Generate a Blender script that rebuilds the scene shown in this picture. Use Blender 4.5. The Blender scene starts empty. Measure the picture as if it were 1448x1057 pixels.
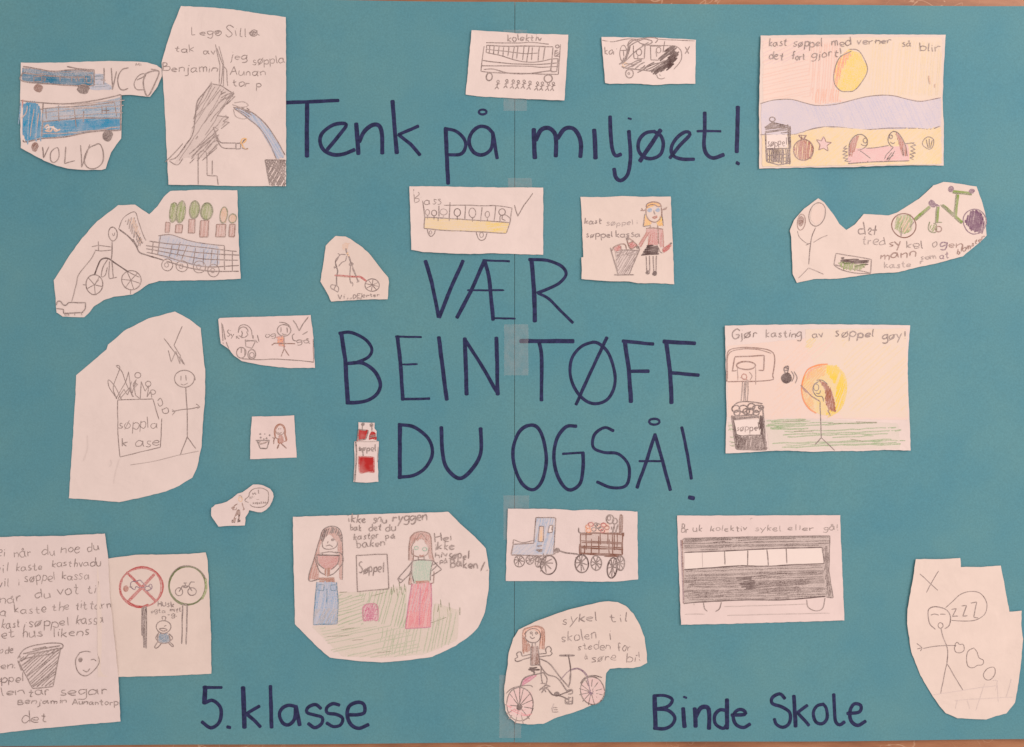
import bpy, math, random
import numpy as np
from mathutils import Matrix, Vector
from mathutils.geometry import delaunay_2d_cdt

random.seed(7)
rng = np.random.RandomState(11)
scene = bpy.context.scene
COL = scene.collection

# ------------------------------------------------------------------ camera
YAW = math.radians(-1.1)
DIST = 0.752
LENS, SENSOR = 28.0, 36.0
cam_data = bpy.data.cameras.new('camera')
cam_data.lens = LENS
cam_data.sensor_width = SENSOR
cam_data.clip_start = 0.01
cam_data.clip_end = 50
cam = bpy.data.objects.new('camera', cam_data)
COL.objects.link(cam)
CAM_POS = np.array([math.sin(YAW) * DIST, 0.0, math.cos(YAW) * DIST])
cam.location = CAM_POS
cam.rotation_euler = (0, YAW, 0)
scene.camera = cam

# ------------------------------------------------------------------ light: a room with a large window to the upper right
world = bpy.data.worlds.new('World')
scene.world = world
world.use_nodes = True
wb = world.node_tree.nodes['Background']
wb.inputs['Color'].default_value = (1.0, 0.775, 0.71, 1)
wb.inputs['Strength'].default_value = 0.775


def area(name, loc, target, size, power, color):
    d = bpy.data.lights.new(name, 'AREA')
    d.shape = 'RECTANGLE'
    d.size, d.size_y = size
    d.energy = power
    d.color = color
    o = bpy.data.objects.new(name, d)
    COL.objects.link(o)
    o.location = loc
    v = Vector(target) - Vector(loc)
    o.rotation_euler = v.to_track_quat('-Z', 'Y').to_euler()
    return o


area('window_light', (1.55, 0.75, 1.35), (0.1, 0.0, 0), (0.9, 1.1), 23.5, (1.0, 0.775, 0.715))

vs = scene.view_settings
vs.view_transform = 'Standard'
vs.look = 'None'
vs.exposure = 0.0
vs.gamma = 1.0
vs.use_curve_mapping = False
scene.render.engine = 'CYCLES'
scene.cycles.transparent_max_bounces = 16

# ------------------------------------------------------------------ plane <-> picture units (1448 x 1057 units across the table)
T_CARD = 0.0034


def to_plane(px, py):
    """a point of the poster plane, given in picture units, in metres"""
    px = np.asarray(px, float)
    py = np.asarray(py, float)
    dx = (px - 724.0) / 1448.0 * SENSOR / LENS
    dy = -(py - 528.5) / 1448.0 * SENSOR / LENS
    wx = dx * math.cos(YAW) - math.sin(YAW)
    wz = -dx * math.sin(YAW) - math.cos(YAW)
    t = (T_CARD - CAM_POS[2]) / wz
    return CAM_POS[0] + wx * t, dy * t


def h_card(px, py):
    """height of the (very slightly wavy) card above the table"""
    px = np.asarray(px, float)
    py = np.asarray(py, float)
    return T_CARD + 0.00130 * np.sin(px / 143.0 + py / 310.0) * np.sin(py / 170.0 - px / 420.0 + 1.0) \
        + 0.00045 * np.sin(px / 61.0 - py / 95.0 + 0.7)


# ------------------------------------------------------------------ materials
PAPER = (0.80, 0.765, 0.735)
PIG = dict(pencil=(.14, .10, .095), brown=(.20, .085, .055), red=(.48, .03, .03), orange=(.88, .33, .10),
           yellow=(.88, .71, .05), blue=(.0, .31, .58), slate=(.0, .20, .37), lblue=(.24, .47, .74),
           lilac=(.52, .59, .80), green=(.20, .36, .05), dgreen=(.10, .17, .03), pink=(.78, .22, .28),
           magenta=(.56, .09, .26), purple=(.12, .035, .13), mint=(.26, .60, .44), dark=(.075, .045, .045),
           tan=(.72, .52, .34), white=(.86, .84, .80), hair=(.36, .13, .06), grass=(.27, .48, .24), peach=(.95, .64, .40),
           gold=(.88, .50, .05), rust=(.42, .12, .07))
MATS = {}


def nodes_of(name):
    m = bpy.data.materials.new(name)
    m.use_nodes = True
    nt = m.node_tree
    b = nt.nodes['Principled BSDF']
    return m, nt, b


def noise(nt, scale, detail=4, rough=.6, coord='Object', stretch=None):
    tc = nt.nodes.new('ShaderNodeTexCoord')
    n = nt.nodes.new('ShaderNodeTexNoise')
    n.inputs['Scale'].default_value = scale
    n.inputs['Detail'].default_value = detail
    n.inputs['Roughness'].default_value = rough
    if stretch:
        mp = nt.nodes.new('ShaderNodeMapping')
        mp.inputs['Scale'].default_value = stretch
        nt.links.new(tc.outputs[coord], mp.inputs['Vector'])
        nt.links.new(mp.outputs['Vector'], n.inputs['Vector'])
    else:
        nt.links.new(tc.outputs[coord], n.inputs['Vector'])
    return n


def ramp(nt, src, stops):
    r = nt.nodes.new('ShaderNodeValToRGB')
    els = r.color_ramp.elements
    while len(els) < len(stops):
        els.new(0.5)
    for e, (p, c) in zip(els, stops):
        e.position = p
        e.color = (c[0], c[1], c[2], 1)
    nt.links.new(src, r.inputs['Fac'])
    return r


def bump(nt, b, src, strength, dist):
    bp = nt.nodes.new('ShaderNodeBump')
    bp.inputs['Strength'].default_value = strength
    bp.inputs['Distance'].default_value = dist
    nt.links.new(src, bp.inputs['Height'])
    nt.links.new(bp.outputs['Normal'], b.inputs['Normal'])


def paper_mat(name, tint):
    m, nt, b = nodes_of(name)
    c0 = tuple(p * t for p, t in zip(PAPER, tint))
    n = noise(nt, 38, 5, .65)
    r = ramp(nt, n.outputs['Fac'], [(.28, tuple(c * .955 for c in c0)), (.72, tuple(min(c * 1.03, .9) for c in c0))])
    nt.links.new(r.outputs['Color'], b.inputs['Base Color'])
    b.inputs['Roughness'].default_value = .85
    b.inputs['Specular IOR Level'].default_value = .2
    g = noise(nt, 26, 4, .55)
    g.inputs['Distortion'].default_value = .8
    bump(nt, b, g.outputs['Fac'], .32, .004)
    return m


def pig(spec):
    """'blue:.6' -> pigment rubbed into paper grain, .6 of the paper covered"""
    if spec in MATS:
        return MATS[spec]
    nm, _, d = spec.partition(':')
    d = float(d) if d else .84
    c = PIG[nm]
    m, nt, b = nodes_of('pigment_' + nm + '_' + str(int(d * 100)))
    n = noise(nt, 1150, 4, .7)
    lo, hi = (d * .45 if d < .9 else d * .82 if d < .99 else 1.0), min(1.0, d * 1.45)
    n2 = noise(nt, 70, 3, .6)
    mp = nt.nodes.new('ShaderNodeMapRange')
    mp.inputs['From Min'].default_value = .34
    mp.inputs['From Max'].default_value = .66
    mp.inputs['To Min'].default_value = lo
    mp.inputs['To Max'].default_value = hi
    nt.links.new(n.outputs['Fac'], mp.inputs['Value'])
    mp2 = nt.nodes.new('ShaderNodeMapRange')
    mp2.inputs['From Min'].default_value = .3
    mp2.inputs['From Max'].default_value = .7
    mp2.inputs['To Min'].default_value = .75
    mp2.inputs['To Max'].default_value = 1.12
    nt.links.new(n2.outputs['Fac'], mp2.inputs['Value'])
    mu = nt.nodes.new('ShaderNodeMath')
    mu.operation = 'MULTIPLY'
    mu.use_clamp = True
    nt.links.new(mp.outputs['Result'], mu.inputs[0])
    nt.links.new(mp2.outputs['Result'], mu.inputs[1])
    mx = nt.nodes.new('ShaderNodeMix')
    mx.data_type = 'RGBA'
    mx.inputs['A'].default_value = (*PAPER, 1)
    mx.inputs['B'].default_value = (*c, 1)
    nt.links.new(mu.outputs[0], mx.inputs['Factor'])
    nt.links.new(mx.outputs['Result'], b.inputs['Base Color'])
    b.inputs['Roughness'].default_value = .75
    b.inputs['Specular IOR Level'].default_value = .2
    MATS[spec] = m
    return m


def card_mat():
    m, nt, b = nodes_of('turquoise_card')
    n = noise(nt, 9, 6, .62)
    r = ramp(nt, n.outputs['Fac'], [(.28, (.080, .300, .392)), (.72, (.120, .341, .386))])
    n2 = noise(nt, 620, 4, .75)
    mx = nt.nodes.new('ShaderNodeMix')
    mx.data_type = 'RGBA'
    mx.blend_type = 'MULTIPLY'
    mx.inputs['Factor'].default_value = 1
    r2 = ramp(nt, n2.outputs['Fac'], [(.3, (.87, .87, .87)), (.7, (1.1, 1.1, 1.1))])
    nt.links.new(r.outputs['Color'], mx.inputs['A'])
    nt.links.new(r2.outputs['Color'], mx.inputs['B'])
    nt.links.new(mx.outputs['Result'], b.inputs['Base Color'])
    b.inputs['Roughness'].default_value = .72
    b.inputs['Specular IOR Level'].default_value = .3
    bump(nt, b, n2.outputs['Fac'], .25, .0002)
    return m


def marker_mat():
    m, nt, b = nodes_of('navy_marker_ink')
    n = noise(nt, 260, 4, .65)
    r = ramp(nt, n.outputs['Fac'], [(.3, (.007, .014, .058)), (.75, (.032, .045, .15))])
    nt.links.new(r.outputs['Color'], b.inputs['Base Color'])
    b.inputs['Roughness'].default_value = .6
    b.inputs['Specular IOR Level'].default_value = .25
    return m


def table_mat():
    m, nt, b = nodes_of('worn_wood')
    n = noise(nt, 14, 7, .68, stretch=(1, 4.5, 1))
    r = ramp(nt, n.outputs['Fac'], [(.25, (.20, .085, .04)), (.5, (.36, .17, .08)), (.75, (.46, .25, .13))])
    s = noise(nt, 22, 3, .5)
    s.inputs['Distortion'].default_value = 1.6
    rs = ramp(nt, s.outputs['Fac'], [(.485, (0, 0, 0)), (.5, (1, 1, 1)), (.515, (0, 0, 0))])
    s2 = noise(nt, 9, 3, .5)
    rs2 = ramp(nt, s2.outputs['Fac'], [(.5, (0, 0, 0)), (.62, (.8, .8, .8))])
    mu = nt.nodes.new('ShaderNodeMath')
    mu.operation = 'MULTIPLY'
    nt.links.new(rs.outputs['Color'], mu.inputs[0])
    nt.links.new(rs2.outputs['Color'], mu.inputs[1])
    mx = nt.nodes.new('ShaderNodeMix')
    mx.data_type = 'RGBA'
    nt.links.new(mu.outputs[0], mx.inputs['Factor'])
    nt.links.new(r.outputs['Color'], mx.inputs['A'])
    mx.inputs['B'].default_value = (.62, .45, .30, 1)
    nt.links.new(mx.outputs['Result'], b.inputs['Base Color'])
    b.inputs['Roughness'].default_value = .45
    return m


def tape_mat():
    m, nt, b = nodes_of('clear_tape')
    b.inputs['Base Color'].default_value = (.66, .72, .72, 1)
    b.inputs['Roughness'].default_value = .4
    n = noise(nt, 160, 4, .6)
    r = nt.nodes.new('ShaderNodeMapRange')
    r.inputs['From Min'].default_value = .3
    r.inputs['From Max'].default_value = .7
    r.inputs['To Min'].default_value = .10
    r.inputs['To Max'].default_value = .21
    nt.links.new(n.outputs['Fac'], r.inputs['Value'])
    nt.links.new(r.outputs['Result'], b.inputs['Alpha'])
    return m


M_PAPER = [paper_mat('drawing_paper', (1, 1, 1)), paper_mat('drawing_paper_warm', (1.0, .985, .94)),
           paper_mat('drawing_paper_cool', (.985, .98, 1.0)),
           paper_mat('drawing_paper_pink', (1.0, .97, .985)), paper_mat('drawing_paper_aged', (.975, .965, .93))]
M_CARD, M_MARK, M_TAPE = card_mat(), marker_mat(), tape_mat()


# ------------------------------------------------------------------ pen strokes
def pts_of(s):
    return [np.array([float(v) for v in q.split()]).reshape(-1, 2) for q in s.split(';') if q.strip()]


def catmull(p, n=7):
    if len(p) < 3:
        return p
    closed = np.hypot(*(p[0] - p[-1])) < 1e-6
    if closed:
        q = np.vstack([p[-2], p, p[1]])
    else:
        q = np.vstack([2 * p[0] - p[1], p, 2 * p[-1] - p[-2]])
    t = np.linspace(0, 1, n, endpoint=False)[:, None]
    out = []
    for i in range(1, len(q) - 2):
        a, b, c, d = q[i - 1], q[i], q[i + 1], q[i + 2]
        out.append(.5 * (2 * b + (c - a) * t + (2 * a - 5 * b + 4 * c - d) * t ** 2 + (3 * b - a - 3 * c + d) * t ** 3))
    out.append(p[-1][None])
    return np.vstack(out)


def resample(p, step):
    d = np.hypot(*np.diff(p, axis=0).T)
    s = np.concatenate([[0], np.cumsum(d)])
    keep = np.concatenate([[True], d > 1e-9])
    s, p = s[keep], p[keep]
    L = s[-1]
    if L < 1e-6:
        return p[:1]
    n = max(2, int(math.ceil(L / step)) + 1)
    u = np.linspace(0, L, n)
    return np.stack([np.interp(u, s, p[:, 0]), np.interp(u, s, p[:, 1])], 1)


def split_corners(p, deg=50):
    out, cur = [], [p[0]]
    for i in range(1, len(p) - 1):
        cur.append(p[i])
        a, b = p[i] - p[i - 1], p[i + 1] - p[i]
        c = np.dot(a, b) / (np.hypot(*a) * np.hypot(*b) + 1e-9)
        if c < math.cos(math.radians(deg)):
            out.append(np.array(cur))
            cur = [p[i]]
    cur.append(p[-1])
    out.append(np.array(cur))
    return out


def wob(n, amp, corr):
    k = max(2, int(n / corr) + 2)
    return np.interp(np.linspace(0, k - 1, n), np.arange(k), rng.uniform(-amp, amp, k))


def inside(poly, x, y):
    c = np.zeros(np.shape(x), bool)
    a = poly
    b = np.roll(poly, -1, 0)
    for (x0, y0), (x1, y1) in zip(a, b):
        m = ((y0 > y) != (y1 > y))
        if y1 != y0:
            c ^= m & (x < (x1 - x0) * (y - y0) / (y1 - y0) + x0)
    return c


def dist_poly(poly, x, y):
    best = np.full(np.shape(x), 1e9)
    for a, b in zip(poly, np.roll(poly, -1, 0)):
        ab = b - a
        L = max(np.dot(ab, ab), 1e-9)
        t = np.clip(((x - a[0]) * ab[0] + (y - a[1]) * ab[1]) / L, 0, 1)
        best = np.minimum(best, np.hypot(x - a[0] - t * ab[0], y - a[1] - t * ab[1]))
    return best


def triangulate(poly, grid):
    """outline + inner grid -> verts, tris"""
    x0, y0 = poly.min(0)
    x1, y1 = poly.max(0)
    gx, gy = np.meshgrid(np.arange(x0 + grid * .5, x1, grid), np.arange(y0 + grid * .5, y1, grid))
    gx, gy = gx.ravel() + .01, gy.ravel() + .013
    if len(gx):
        k = inside(poly, gx, gy) & (dist_poly(poly, gx, gy) > grid * .3)
        inner = np.stack([gx[k], gy[k]], 1)
    else:
        inner = np.zeros((0, 2))
    allp = np.vstack([poly, inner])
    n = len(poly)
    v, e, f, _, _, _ = delaunay_2d_cdt([Vector(q) for q in allp], [(i, (i + 1) % n) for i in range(n)], [], 1, 1e-5)
    V = np.array([[q.x, q.y] for q in v])
    return V, [tuple(q) for q in f], len(v) == len(allp)


FONT = dict(
    a='8 8 4 10 0 6 1 1 4 0 7 3 8 9;l8 10 8 3 10 0', b='l1 18 1 0;1 7 4 10 8 7 7 1 4 0 1 2', c='7 9 4 10 0 6 1 1 4 0 7 1',
    d='8 8 4 10 0 6 1 1 4 0 8 3;l8 18 8 0', e='0 5 6 5 7 8 4 10 0 7 0 3 3 0 7 1', f='7 17 4 18 3 15 3 0;l0 9 6 9',
    g='8 8 4 10 0 6 1 1 4 1 8 5;8 10 8 3 8 -4 5 -8 0 -6', h='l1 18 1 0;1 6 4 10 7 8 7 0', i='l1 10 1 0;l1 14 1.4 14.6',
    j='3 10 3 2 3 -5 0 -8;l3 14 3.4 14.6', k='l1 18 1 0;l7 10 1 5 7 0', l='l1 18 1 2 2 0', m='l0 10 0 0;0 6 3 10 5 8 5 0;5 6 8 10 10 8 10 0',
    n='l0 10 0 0;0 6 4 10 7 8 7 0', o='4 10 0 6 1 1 4 0 8 4 7 9 4 10', p='l0 10 0 -8;0 7 4 10 8 7 7 1 4 0 0 2',
    r='l0 10 0 0;0 6 3 10 6 9', s='6 9 3 10 1 8 3 5 6 3 4 0 0 1', t='3 16 3 8 3 3 4 0 7 1;l0 10 6 10', u='0 10 0 3 3 0 7 3 7 10;l7 10 8 0',
    v='l0 10 4 0 7 10', w='l0 10 2 0 5 8 7 0 10 10', x='l0 10 7 0;l7 10 0 0', y='l0 10 4 2;l8 10 1 -8', z='l0 10 7 10 0 0 7 0',
    A='l0 0 5 17 10 0;l2 6 8 6', B='l0 18 0 0;0 18 6 17 6 11 0 10;0 10 8 8 7 1 0 0', C='9 16 5 18 0 10 2 1 6 0 9 2', D='l0 18 0 0;0 18 7 15 9 8 5 1 0 0',
    E='l7 17 0 17 0 0 7 0;l0 9 6 9', F='l0 17 0 0;l0 17 7 17;l0 9 5 9', G='9 15 5 18 0 11 1 2 6 0 9 6;l5 7 9 7 9 1', H='l0 18 0 0;l8 18 8 0;l0 9 8 9', I='l1 17 1 0',
    K='l0 18 0 0;l8 17 0 8 8 0', L='l0 18 0 0 7 0', M='l0 0 1 17 5 6 9 17 10 0', N='l0 0 0 17 8 0 8 17', O='5 17 0 9 5 0 10 9 5 17',
    P='l0 18 0 0;0 18 7 16 6 10 0 8', R='l0 18 0 0;0 18 7 16 6 10 0 9;l2 9 8 0', S='8 16 4 18 1 14 4 9 8 5 5 0 0 2', T='l0 17 10 17;l5 17 5 0', V='l0 17 4 0 9 17',
    X='l0 17 8 0;l8 17 0 0', Z='l0 17 8 17 0 0 8 0', Y='l0 17 4 9 8 17;l4 9 4 0', J='6 17 6 4 3 0 0 3', U='0 17 0 4 4 0 8 4 8 17',
)
FONT['ø'] = FONT['o'] + ';l0 -2 9 12'
FONT['å'] = FONT['a'] + ';5 16 3 14 5 12 7 14 5 16'
FONT['æ'] = '5 9 0 8 0 1 5 3;5 9 5 1;5 5 9 6 8 10 5 8 6 1 10 1'
FONT['!'] = 'l1 18 1 5;l1 1 1.5 0'
FONT['.'] = 'l0 .6 .8 0'
FONT['-'] = 'l0 6 5 6'
FONT[':'] = 'l0 8 .8 7.4;l0 1 .8 .4'
GL = {}
for _k, _v in FONT.items():
    ss = []
    for q in _v.split(';'):
        ss.append((q[0] == 'l', np.array([float(z) for z in q.lstrip('l').split()]).reshape(-1, 2)))
    GL[_k] = (ss, max(s[1][:, 0].max() for s in ss))


class Part:
    """pen and crayon marks that become ONE mesh object lying on its host sheet"""

    def __init__(self, host, name, label=None, parent=None, hidden=False):
        self.host, self.name, self.label, self.parent = host, name, label, parent
        self.V, self.F, self.MI, self.mats = [], [], [], []
        self.n = 0
        self.subs = []

    def sub(self, name, label=None):
        s = Part(self.host, name, label, self)
        self.subs.append(s)
        return s

    def mi(self, m):
        m = M_MARK if m == 'marker' else pig(m)
        if m not in self.mats:
            self.mats.append(m)
        return self.mats.index(m)

    # --- p in picture units
    def ribbon(self, p, w, m, wobble=.3, caps=None, taper=.25):
        p = resample(np.asarray(p, float), 2.2 if w < 3 else 2.6)
        if len(p) < 2:
            p = np.vstack([p, p + [[w * .5, .3]]])
        n = len(p)
        t = np.gradient(p, axis=0)
        t /= np.maximum(np.hypot(t[:, 0], t[:, 1]), 1e-9)[:, None]
        nn = np.stack([-t[:, 1], t[:, 0]], 1)
        p = p + nn * wob(n, wobble, 5)[:, None]
        ww = w * .5 * (1 + wob(n, .16 if w < 3 else .07, 4))
        if w < 3 and n > 3:
            ww[0] *= 1 - taper
            ww[-1] *= 1 - taper * 1.6
        z0 = self.host.next_z()
        z = z0 + np.arange(n) * (.6 / n)
        b = self.n
        L, R = p + nn * ww[:, None], p - nn * ww[:, None]
        k = self.mi(m)
        for i in range(n):
            self.V.append((L[i, 0], L[i, 1], z[i]))
            self.V.append((R[i, 0], R[i, 1], z[i]))
        for i in range(n - 1):
            a = b + 2 * i
            self.F.append((a, a + 1, a + 3, a + 2))
            self.MI.append(k)
        self.n += 2 * n
        if w >= 2.4 and caps is not False:
            for idx, sg in ((0, -1), (n - 1, 1)):
                c, tt, m2 = p[idx], t[idx] * sg, nn[idx]
                r = ww[idx]
                fan = [b + 2 * idx, b + 2 * idx + 1]
                ring = []
                for th in (60, 25, -25, -60):
                    q = c + r * .62 * math.cos(math.radians(th)) * tt - r * math.sin(math.radians(th)) * m2 * 1.0
                    self.V.append((q[0], q[1], z[idx]))
                    ring.append(self.n)
                    self.n += 1
                self.F.append(tuple([fan[1]] + ring[::1] + [fan[0]]))
                self.MI.append(k)

    def _z(self, p):
        f = self.host.frame
        return np.stack([f[0] + p[:, 0] / f[2], f[1] + p[:, 1] / f[2]], 1)

    def l(self, s, w=1.2, m='pencil', wobble=.25):
        for p in pts_of(s):
            p = self._z(p)
            for q in split_corners(p):
                self.ribbon(q, w, m, wobble)
        return self

    def c(self, s, w=1.2, m='pencil', wobble=.2):
        for p in pts_of(s):
            self.ribbon(catmull(self._z(p)), w, m, wobble)
        return self

    def e(self, cx, cy, rx, ry, w=1.2, m='pencil', rot=0, turns=1.06, start=None):
        a0 = rng.uniform(0, 6.28) if start is None else start
        a = np.linspace(a0, a0 + turns * 2 * math.pi, max(10, int(26 * turns)))
        j = 1 + wob(len(a), .05, 4)
        x, y = rx * np.cos(a) * j, ry * np.sin(a) * j
        cr, sr = math.cos(math.radians(rot)), math.sin(math.radians(rot))
        self.ribbon(self._z(np.stack([cx + x * cr - y * sr, cy + x * sr + y * cr], 1)), w, m, .15)
        return self

    def s(self, cx, cy, rx, ry, m='pencil', w=1.5, turns=5, r0=.12):
        """scribbled blob"""
        n = int(14 * turns)
        a = np.linspace(0, turns * 2 * math.pi, n)
        r = np.linspace(r0, 1, n) * (1 + rng.uniform(-.1, .1, n))
        self.ribbon(self._z(np.stack([cx + rx * r * np.cos(a), cy + ry * r * np.sin(a)], 1)), w, m, .2)
        return self

    def spokes(self, cx, cy, rx, ry, n, w=1.1, m='pencil', a0=0.2):
        for i in range(n):
            a = a0 + i * 2 * math.pi / n + rng.uniform(-.12, .12)
            self.ribbon(self._z(np.array([[cx, cy], [cx + rx * math.cos(a), cy + ry * math.sin(a)]])), w, m, .15)
        return self

    def w(self, s, m):
        """an even rubbed-in tint"""
        for p in pts_of(s):
            p = self._z(p)
            p = resample(np.vstack([p, p[:1]]), 5)[:-1]
            p = p + rng.uniform(-.5, .5, p.shape)
            V, F, ok = triangulate(p, 5)
            self.host.gaps += 1
            z0 = self.host.next_z()
            k = self.mi(m)
            for q in V:
                self.V.append((q[0], q[1], z0))
            for f in F:
                self.F.append(tuple(self.n + i for i in f))
                self.MI.append(k)
            self.n += len(V)
            self.host.gaps += 1
        return self

    def f(self, s, ang, sp, w, m, jit=1.2, skip=.06, wobble=.35):
        """hatching inside an outline; sp and w in picture units"""
        for p in pts_of(s):
            p = self._z(p)
            a = math.radians(-ang)
            R = np.array([[math.cos(a), math.sin(a)], [-math.sin(a), math.cos(a)]])
            q = p @ R.T
            y = q[:, 1].min() + sp * .4
            while y < q[:, 1].max():
                xs = []
                for u, v in zip(q, np.roll(q, -1, 0)):
                    if (u[1] > y) != (v[1] > y):
                        xs.append(u[0] + (y - u[1]) / (v[1] - u[1]) * (v[0] - u[0]))
                xs.sort()
                for x0, x1 in zip(xs[::2], xs[1::2]):
                    if rng.rand() < skip:
                        continue
                    x0 += rng.uniform(-jit, jit)
                    x1 += rng.uniform(-jit, jit)
                    if x1 - x0 < 1:
                        continue
                    seg = np.array([[x0, y + rng.uniform(-.25, .25) * sp], [(x0 + x1) / 2, y + rng.uniform(-.3, .3) * sp],
                                    [x1, y + rng.uniform(-.25, .25) * sp]])
                    self.ribbon(catmull(seg) @ R, w * rng.uniform(.75, 1.2), m, wobble, caps=False)
                y += sp * rng.uniform(.75, 1.25)
        return self

    def t(self, text, x0, yb, x1, xh, dy=0, m='pencil:.76', w=1.2, slant=.04):
        """one word or line in a child's print, from x0 to x1 on baseline yb (zoom units)"""
        adv = []
        for ch in text:
            adv.append(5.5 if ch == ' ' else GL[ch][1] + 3.2)
        tot = sum(adv) - 3.2
        sx = (x1 - x0) / tot
        x = 0
        for ch, ad in zip(text, adv):
            if ch != ' ':
                sc = rng.uniform(.82, 1.16)
                oy = rng.uniform(-.16, .16) * xh
                wl = w * rng.uniform(.8, 1.15)
                rot = rng.uniform(-.15, .15)
                for straight, g in GL[ch][0]:
                    g = g + rng.uniform(-.95, .95, g.shape)
                    gx = g[:, 0] * sx * (.92 + .1 * sc)
                    gy = g[:, 1] * xh / 10 * sc
                    gx, gy = gx + gy * (slant + rot), gy - gx * rot
                    px = x0 + x * sx + gx
                    py = yb + dy * (x / tot) - gy + oy
                    p = self._z(np.stack([px, py], 1))
                    if straight:
                        for q in split_corners(p):
                            self.ribbon(q, wl, m, .2)
                    else:
                        self.ribbon(catmull(p), wl, m, .2)
            x += ad
        return self

    def build(self, parent_obj):
        origin = parent_obj.matrix_world_cached if False else self.host.origin
        if self.V:
            A = np.array(self.V)
            x, y = to_plane(A[:, 0], A[:, 1])
            z = self.host.h(A[:, 0], A[:, 1]) + 8e-5 + A[:, 2] * 6e-7
            me = bpy.data.meshes.new(self.name)
            me.from_pydata(np.stack([x - origin[0], y - origin[1], z - origin[2]], 1).tolist(), [], self.F)
            for m in self.mats:
                me.materials.append(m)
            me.polygons.foreach_set('material_index', self.MI)
            me.update()
            # all marks face up
            nz = np.empty(len(me.polygons) * 3)
            me.polygons.foreach_get('normal', nz)
            bad = nz[2::3] < 0
            if bad.any():
                import bmesh
                bm = bmesh.new()
                bm.from_mesh(me)
                bm.faces.ensure_lookup_table()
                bmesh.ops.reverse_faces(bm, faces=[bm.faces[i] for i in np.nonzero(bad)[0]])
                bm.to_mesh(me)
                bm.free()
            o = bpy.data.objects.new(self.name, me)
        else:
            o = bpy.data.objects.new(self.name, None)
        COL.objects.link(o)
        o.parent = parent_obj
        if self.label:
            o['label'] = self.label
        for s in self.subs:
            s.build(o)
        return o


class Sheet:
    """a cut piece of drawing paper glued to the card"""
    all = []

    def __init__(self, label, frame, outline, lift=1.0, level=0, mat=0, smooth=False, name='drawing_cutout', cat='drawing'):
        self.label, self.frame, self.level, self.mat, self.name, self.cat = label, frame, level, mat, name, cat
        p = pts_of(outline)[0]
        p = np.stack([frame[0] + p[:, 0] / frame[2], frame[1] + p[:, 1] / frame[2]], 1)
        if smooth:
            p = catmull(np.vstack([p, p[:1]]), 4)[:-1]
        q = resample(np.vstack([p, p[:1]]), 6)[:-1]
        keep = []
        corners = p if not smooth else p[:0]
        for a in q:
            if len(corners) == 0 or np.hypot(*(corners - a).T).min() > 2.6:
                keep.append(a + rng.uniform(-.35, .35, 2))
        # put the true corners back in order along the outline
        d = []
        per = np.vstack([p, p[:1]])
        seglen = np.concatenate([[0], np.cumsum(np.hypot(*np.diff(per, axis=0).T))])

        def param(a):
            best = (1e9, 0)
            for i in range(len(p)):
                u, v = per[i], per[i + 1]
                ab = v - u
                t = np.clip(np.dot(a - u, ab) / max(np.dot(ab, ab), 1e-9), 0, 1)
                dd = np.hypot(*(u + t * ab - a))
                if dd < best[0] - 1e-6:
                    best = (dd, seglen[i] + t * (seglen[i + 1] - seglen[i]))
            return best[1]
        items = [(param(a), tuple(a)) for a in keep] + [(seglen[i], tuple(p[i])) for i in range(len(p)) if len(corners)]
        items.sort()
        self.poly = np.array([i[1] for i in items])
        self.lift = lift * rng.uniform(.9, 1.9)
        if mat == 0:
            self.mat = [0, 2, 3, 0, 2, 4][rng.randint(6)]
        self.ph = rng.uniform(0, 6.28, 3)
        self.parts = []
        self.zc = 0
        self.gaps = 0
        c = self.poly.mean(0)
        ox, oy = to_plane(c[0], c[1])
        self.origin = (float(ox), float(oy), float(h_card(c[0], c[1])))
        Sheet.all.append(self)

    def next_z(self):
        self.zc += 1
        return self.gaps * 10.0 + self.zc

    def h(self, x, y):
        d = dist_poly(self.poly, x, y)
        k = np.clip(1 - d / 38.0, 0, 1) ** 2
        n = .5 + .5 * np.sin(x / 37.0 + self.ph[0]) * np.sin(y / 41.0 + self.ph[1])
        n2 = .5 + .5 * np.sin(x / 90.0 - y / 70.0 + self.ph[2])
        return h_card(x, y) + 0.00028 + self.level * .0005 + .0011 * self.lift * k * (.25 + .75 * n) + .0003 * n2

    def __call__(self, name, label=None):
        p = Part(self, name, label)
        self.parts.append(p)
        return p

    def build(self):
        V, F, ok = triangulate(self.poly, 9)
        n, N = len(self.poly), len(V)
        x, y = to_plane(V[:, 0], V[:, 1])
        z = self.h(V[:, 0], V[:, 1])
        top = np.stack([x, y, z], 1)
        bot = top - [0, 0, .00018]
        ox = np.array(self.origin)
        verts = np.vstack([top, bot]) - ox
        def up(f):
            a, b, c = (top[i] for i in f)
            return (b[0] - a[0]) * (c[1] - a[1]) - (b[1] - a[1]) * (c[0] - a[0]) > 0
        faces = []
        for f in F:
            f = f if up(f) else f[::-1]
            faces.append(f)
            faces.append(tuple(i + N for i in f[::-1]))
        ed = {}
        for f in faces[::2]:
            for a, b in zip(f, f[1:] + f[:1]):
                ed[(a, b)] = ed.get((a, b), 0) + 1
        for (a, b) in list(ed):
            if (b, a) not in ed:
                faces.append((b, a, a + N, b + N))
        me = bpy.data.meshes.new(self.name)
        me.from_pydata(verts.tolist(), [], faces)
        me.materials.append(M_PAPER[self.mat])
        me.update()
        o = bpy.data.objects.new(self.name, me)
        COL.objects.link(o)
        o.location = self.origin
        o['label'] = self.label
        o['category'] = self.cat
        o['group'] = "children's drawings cut out and glued on the poster"
        for p in self.parts:
            p.build(o)
        return o


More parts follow.
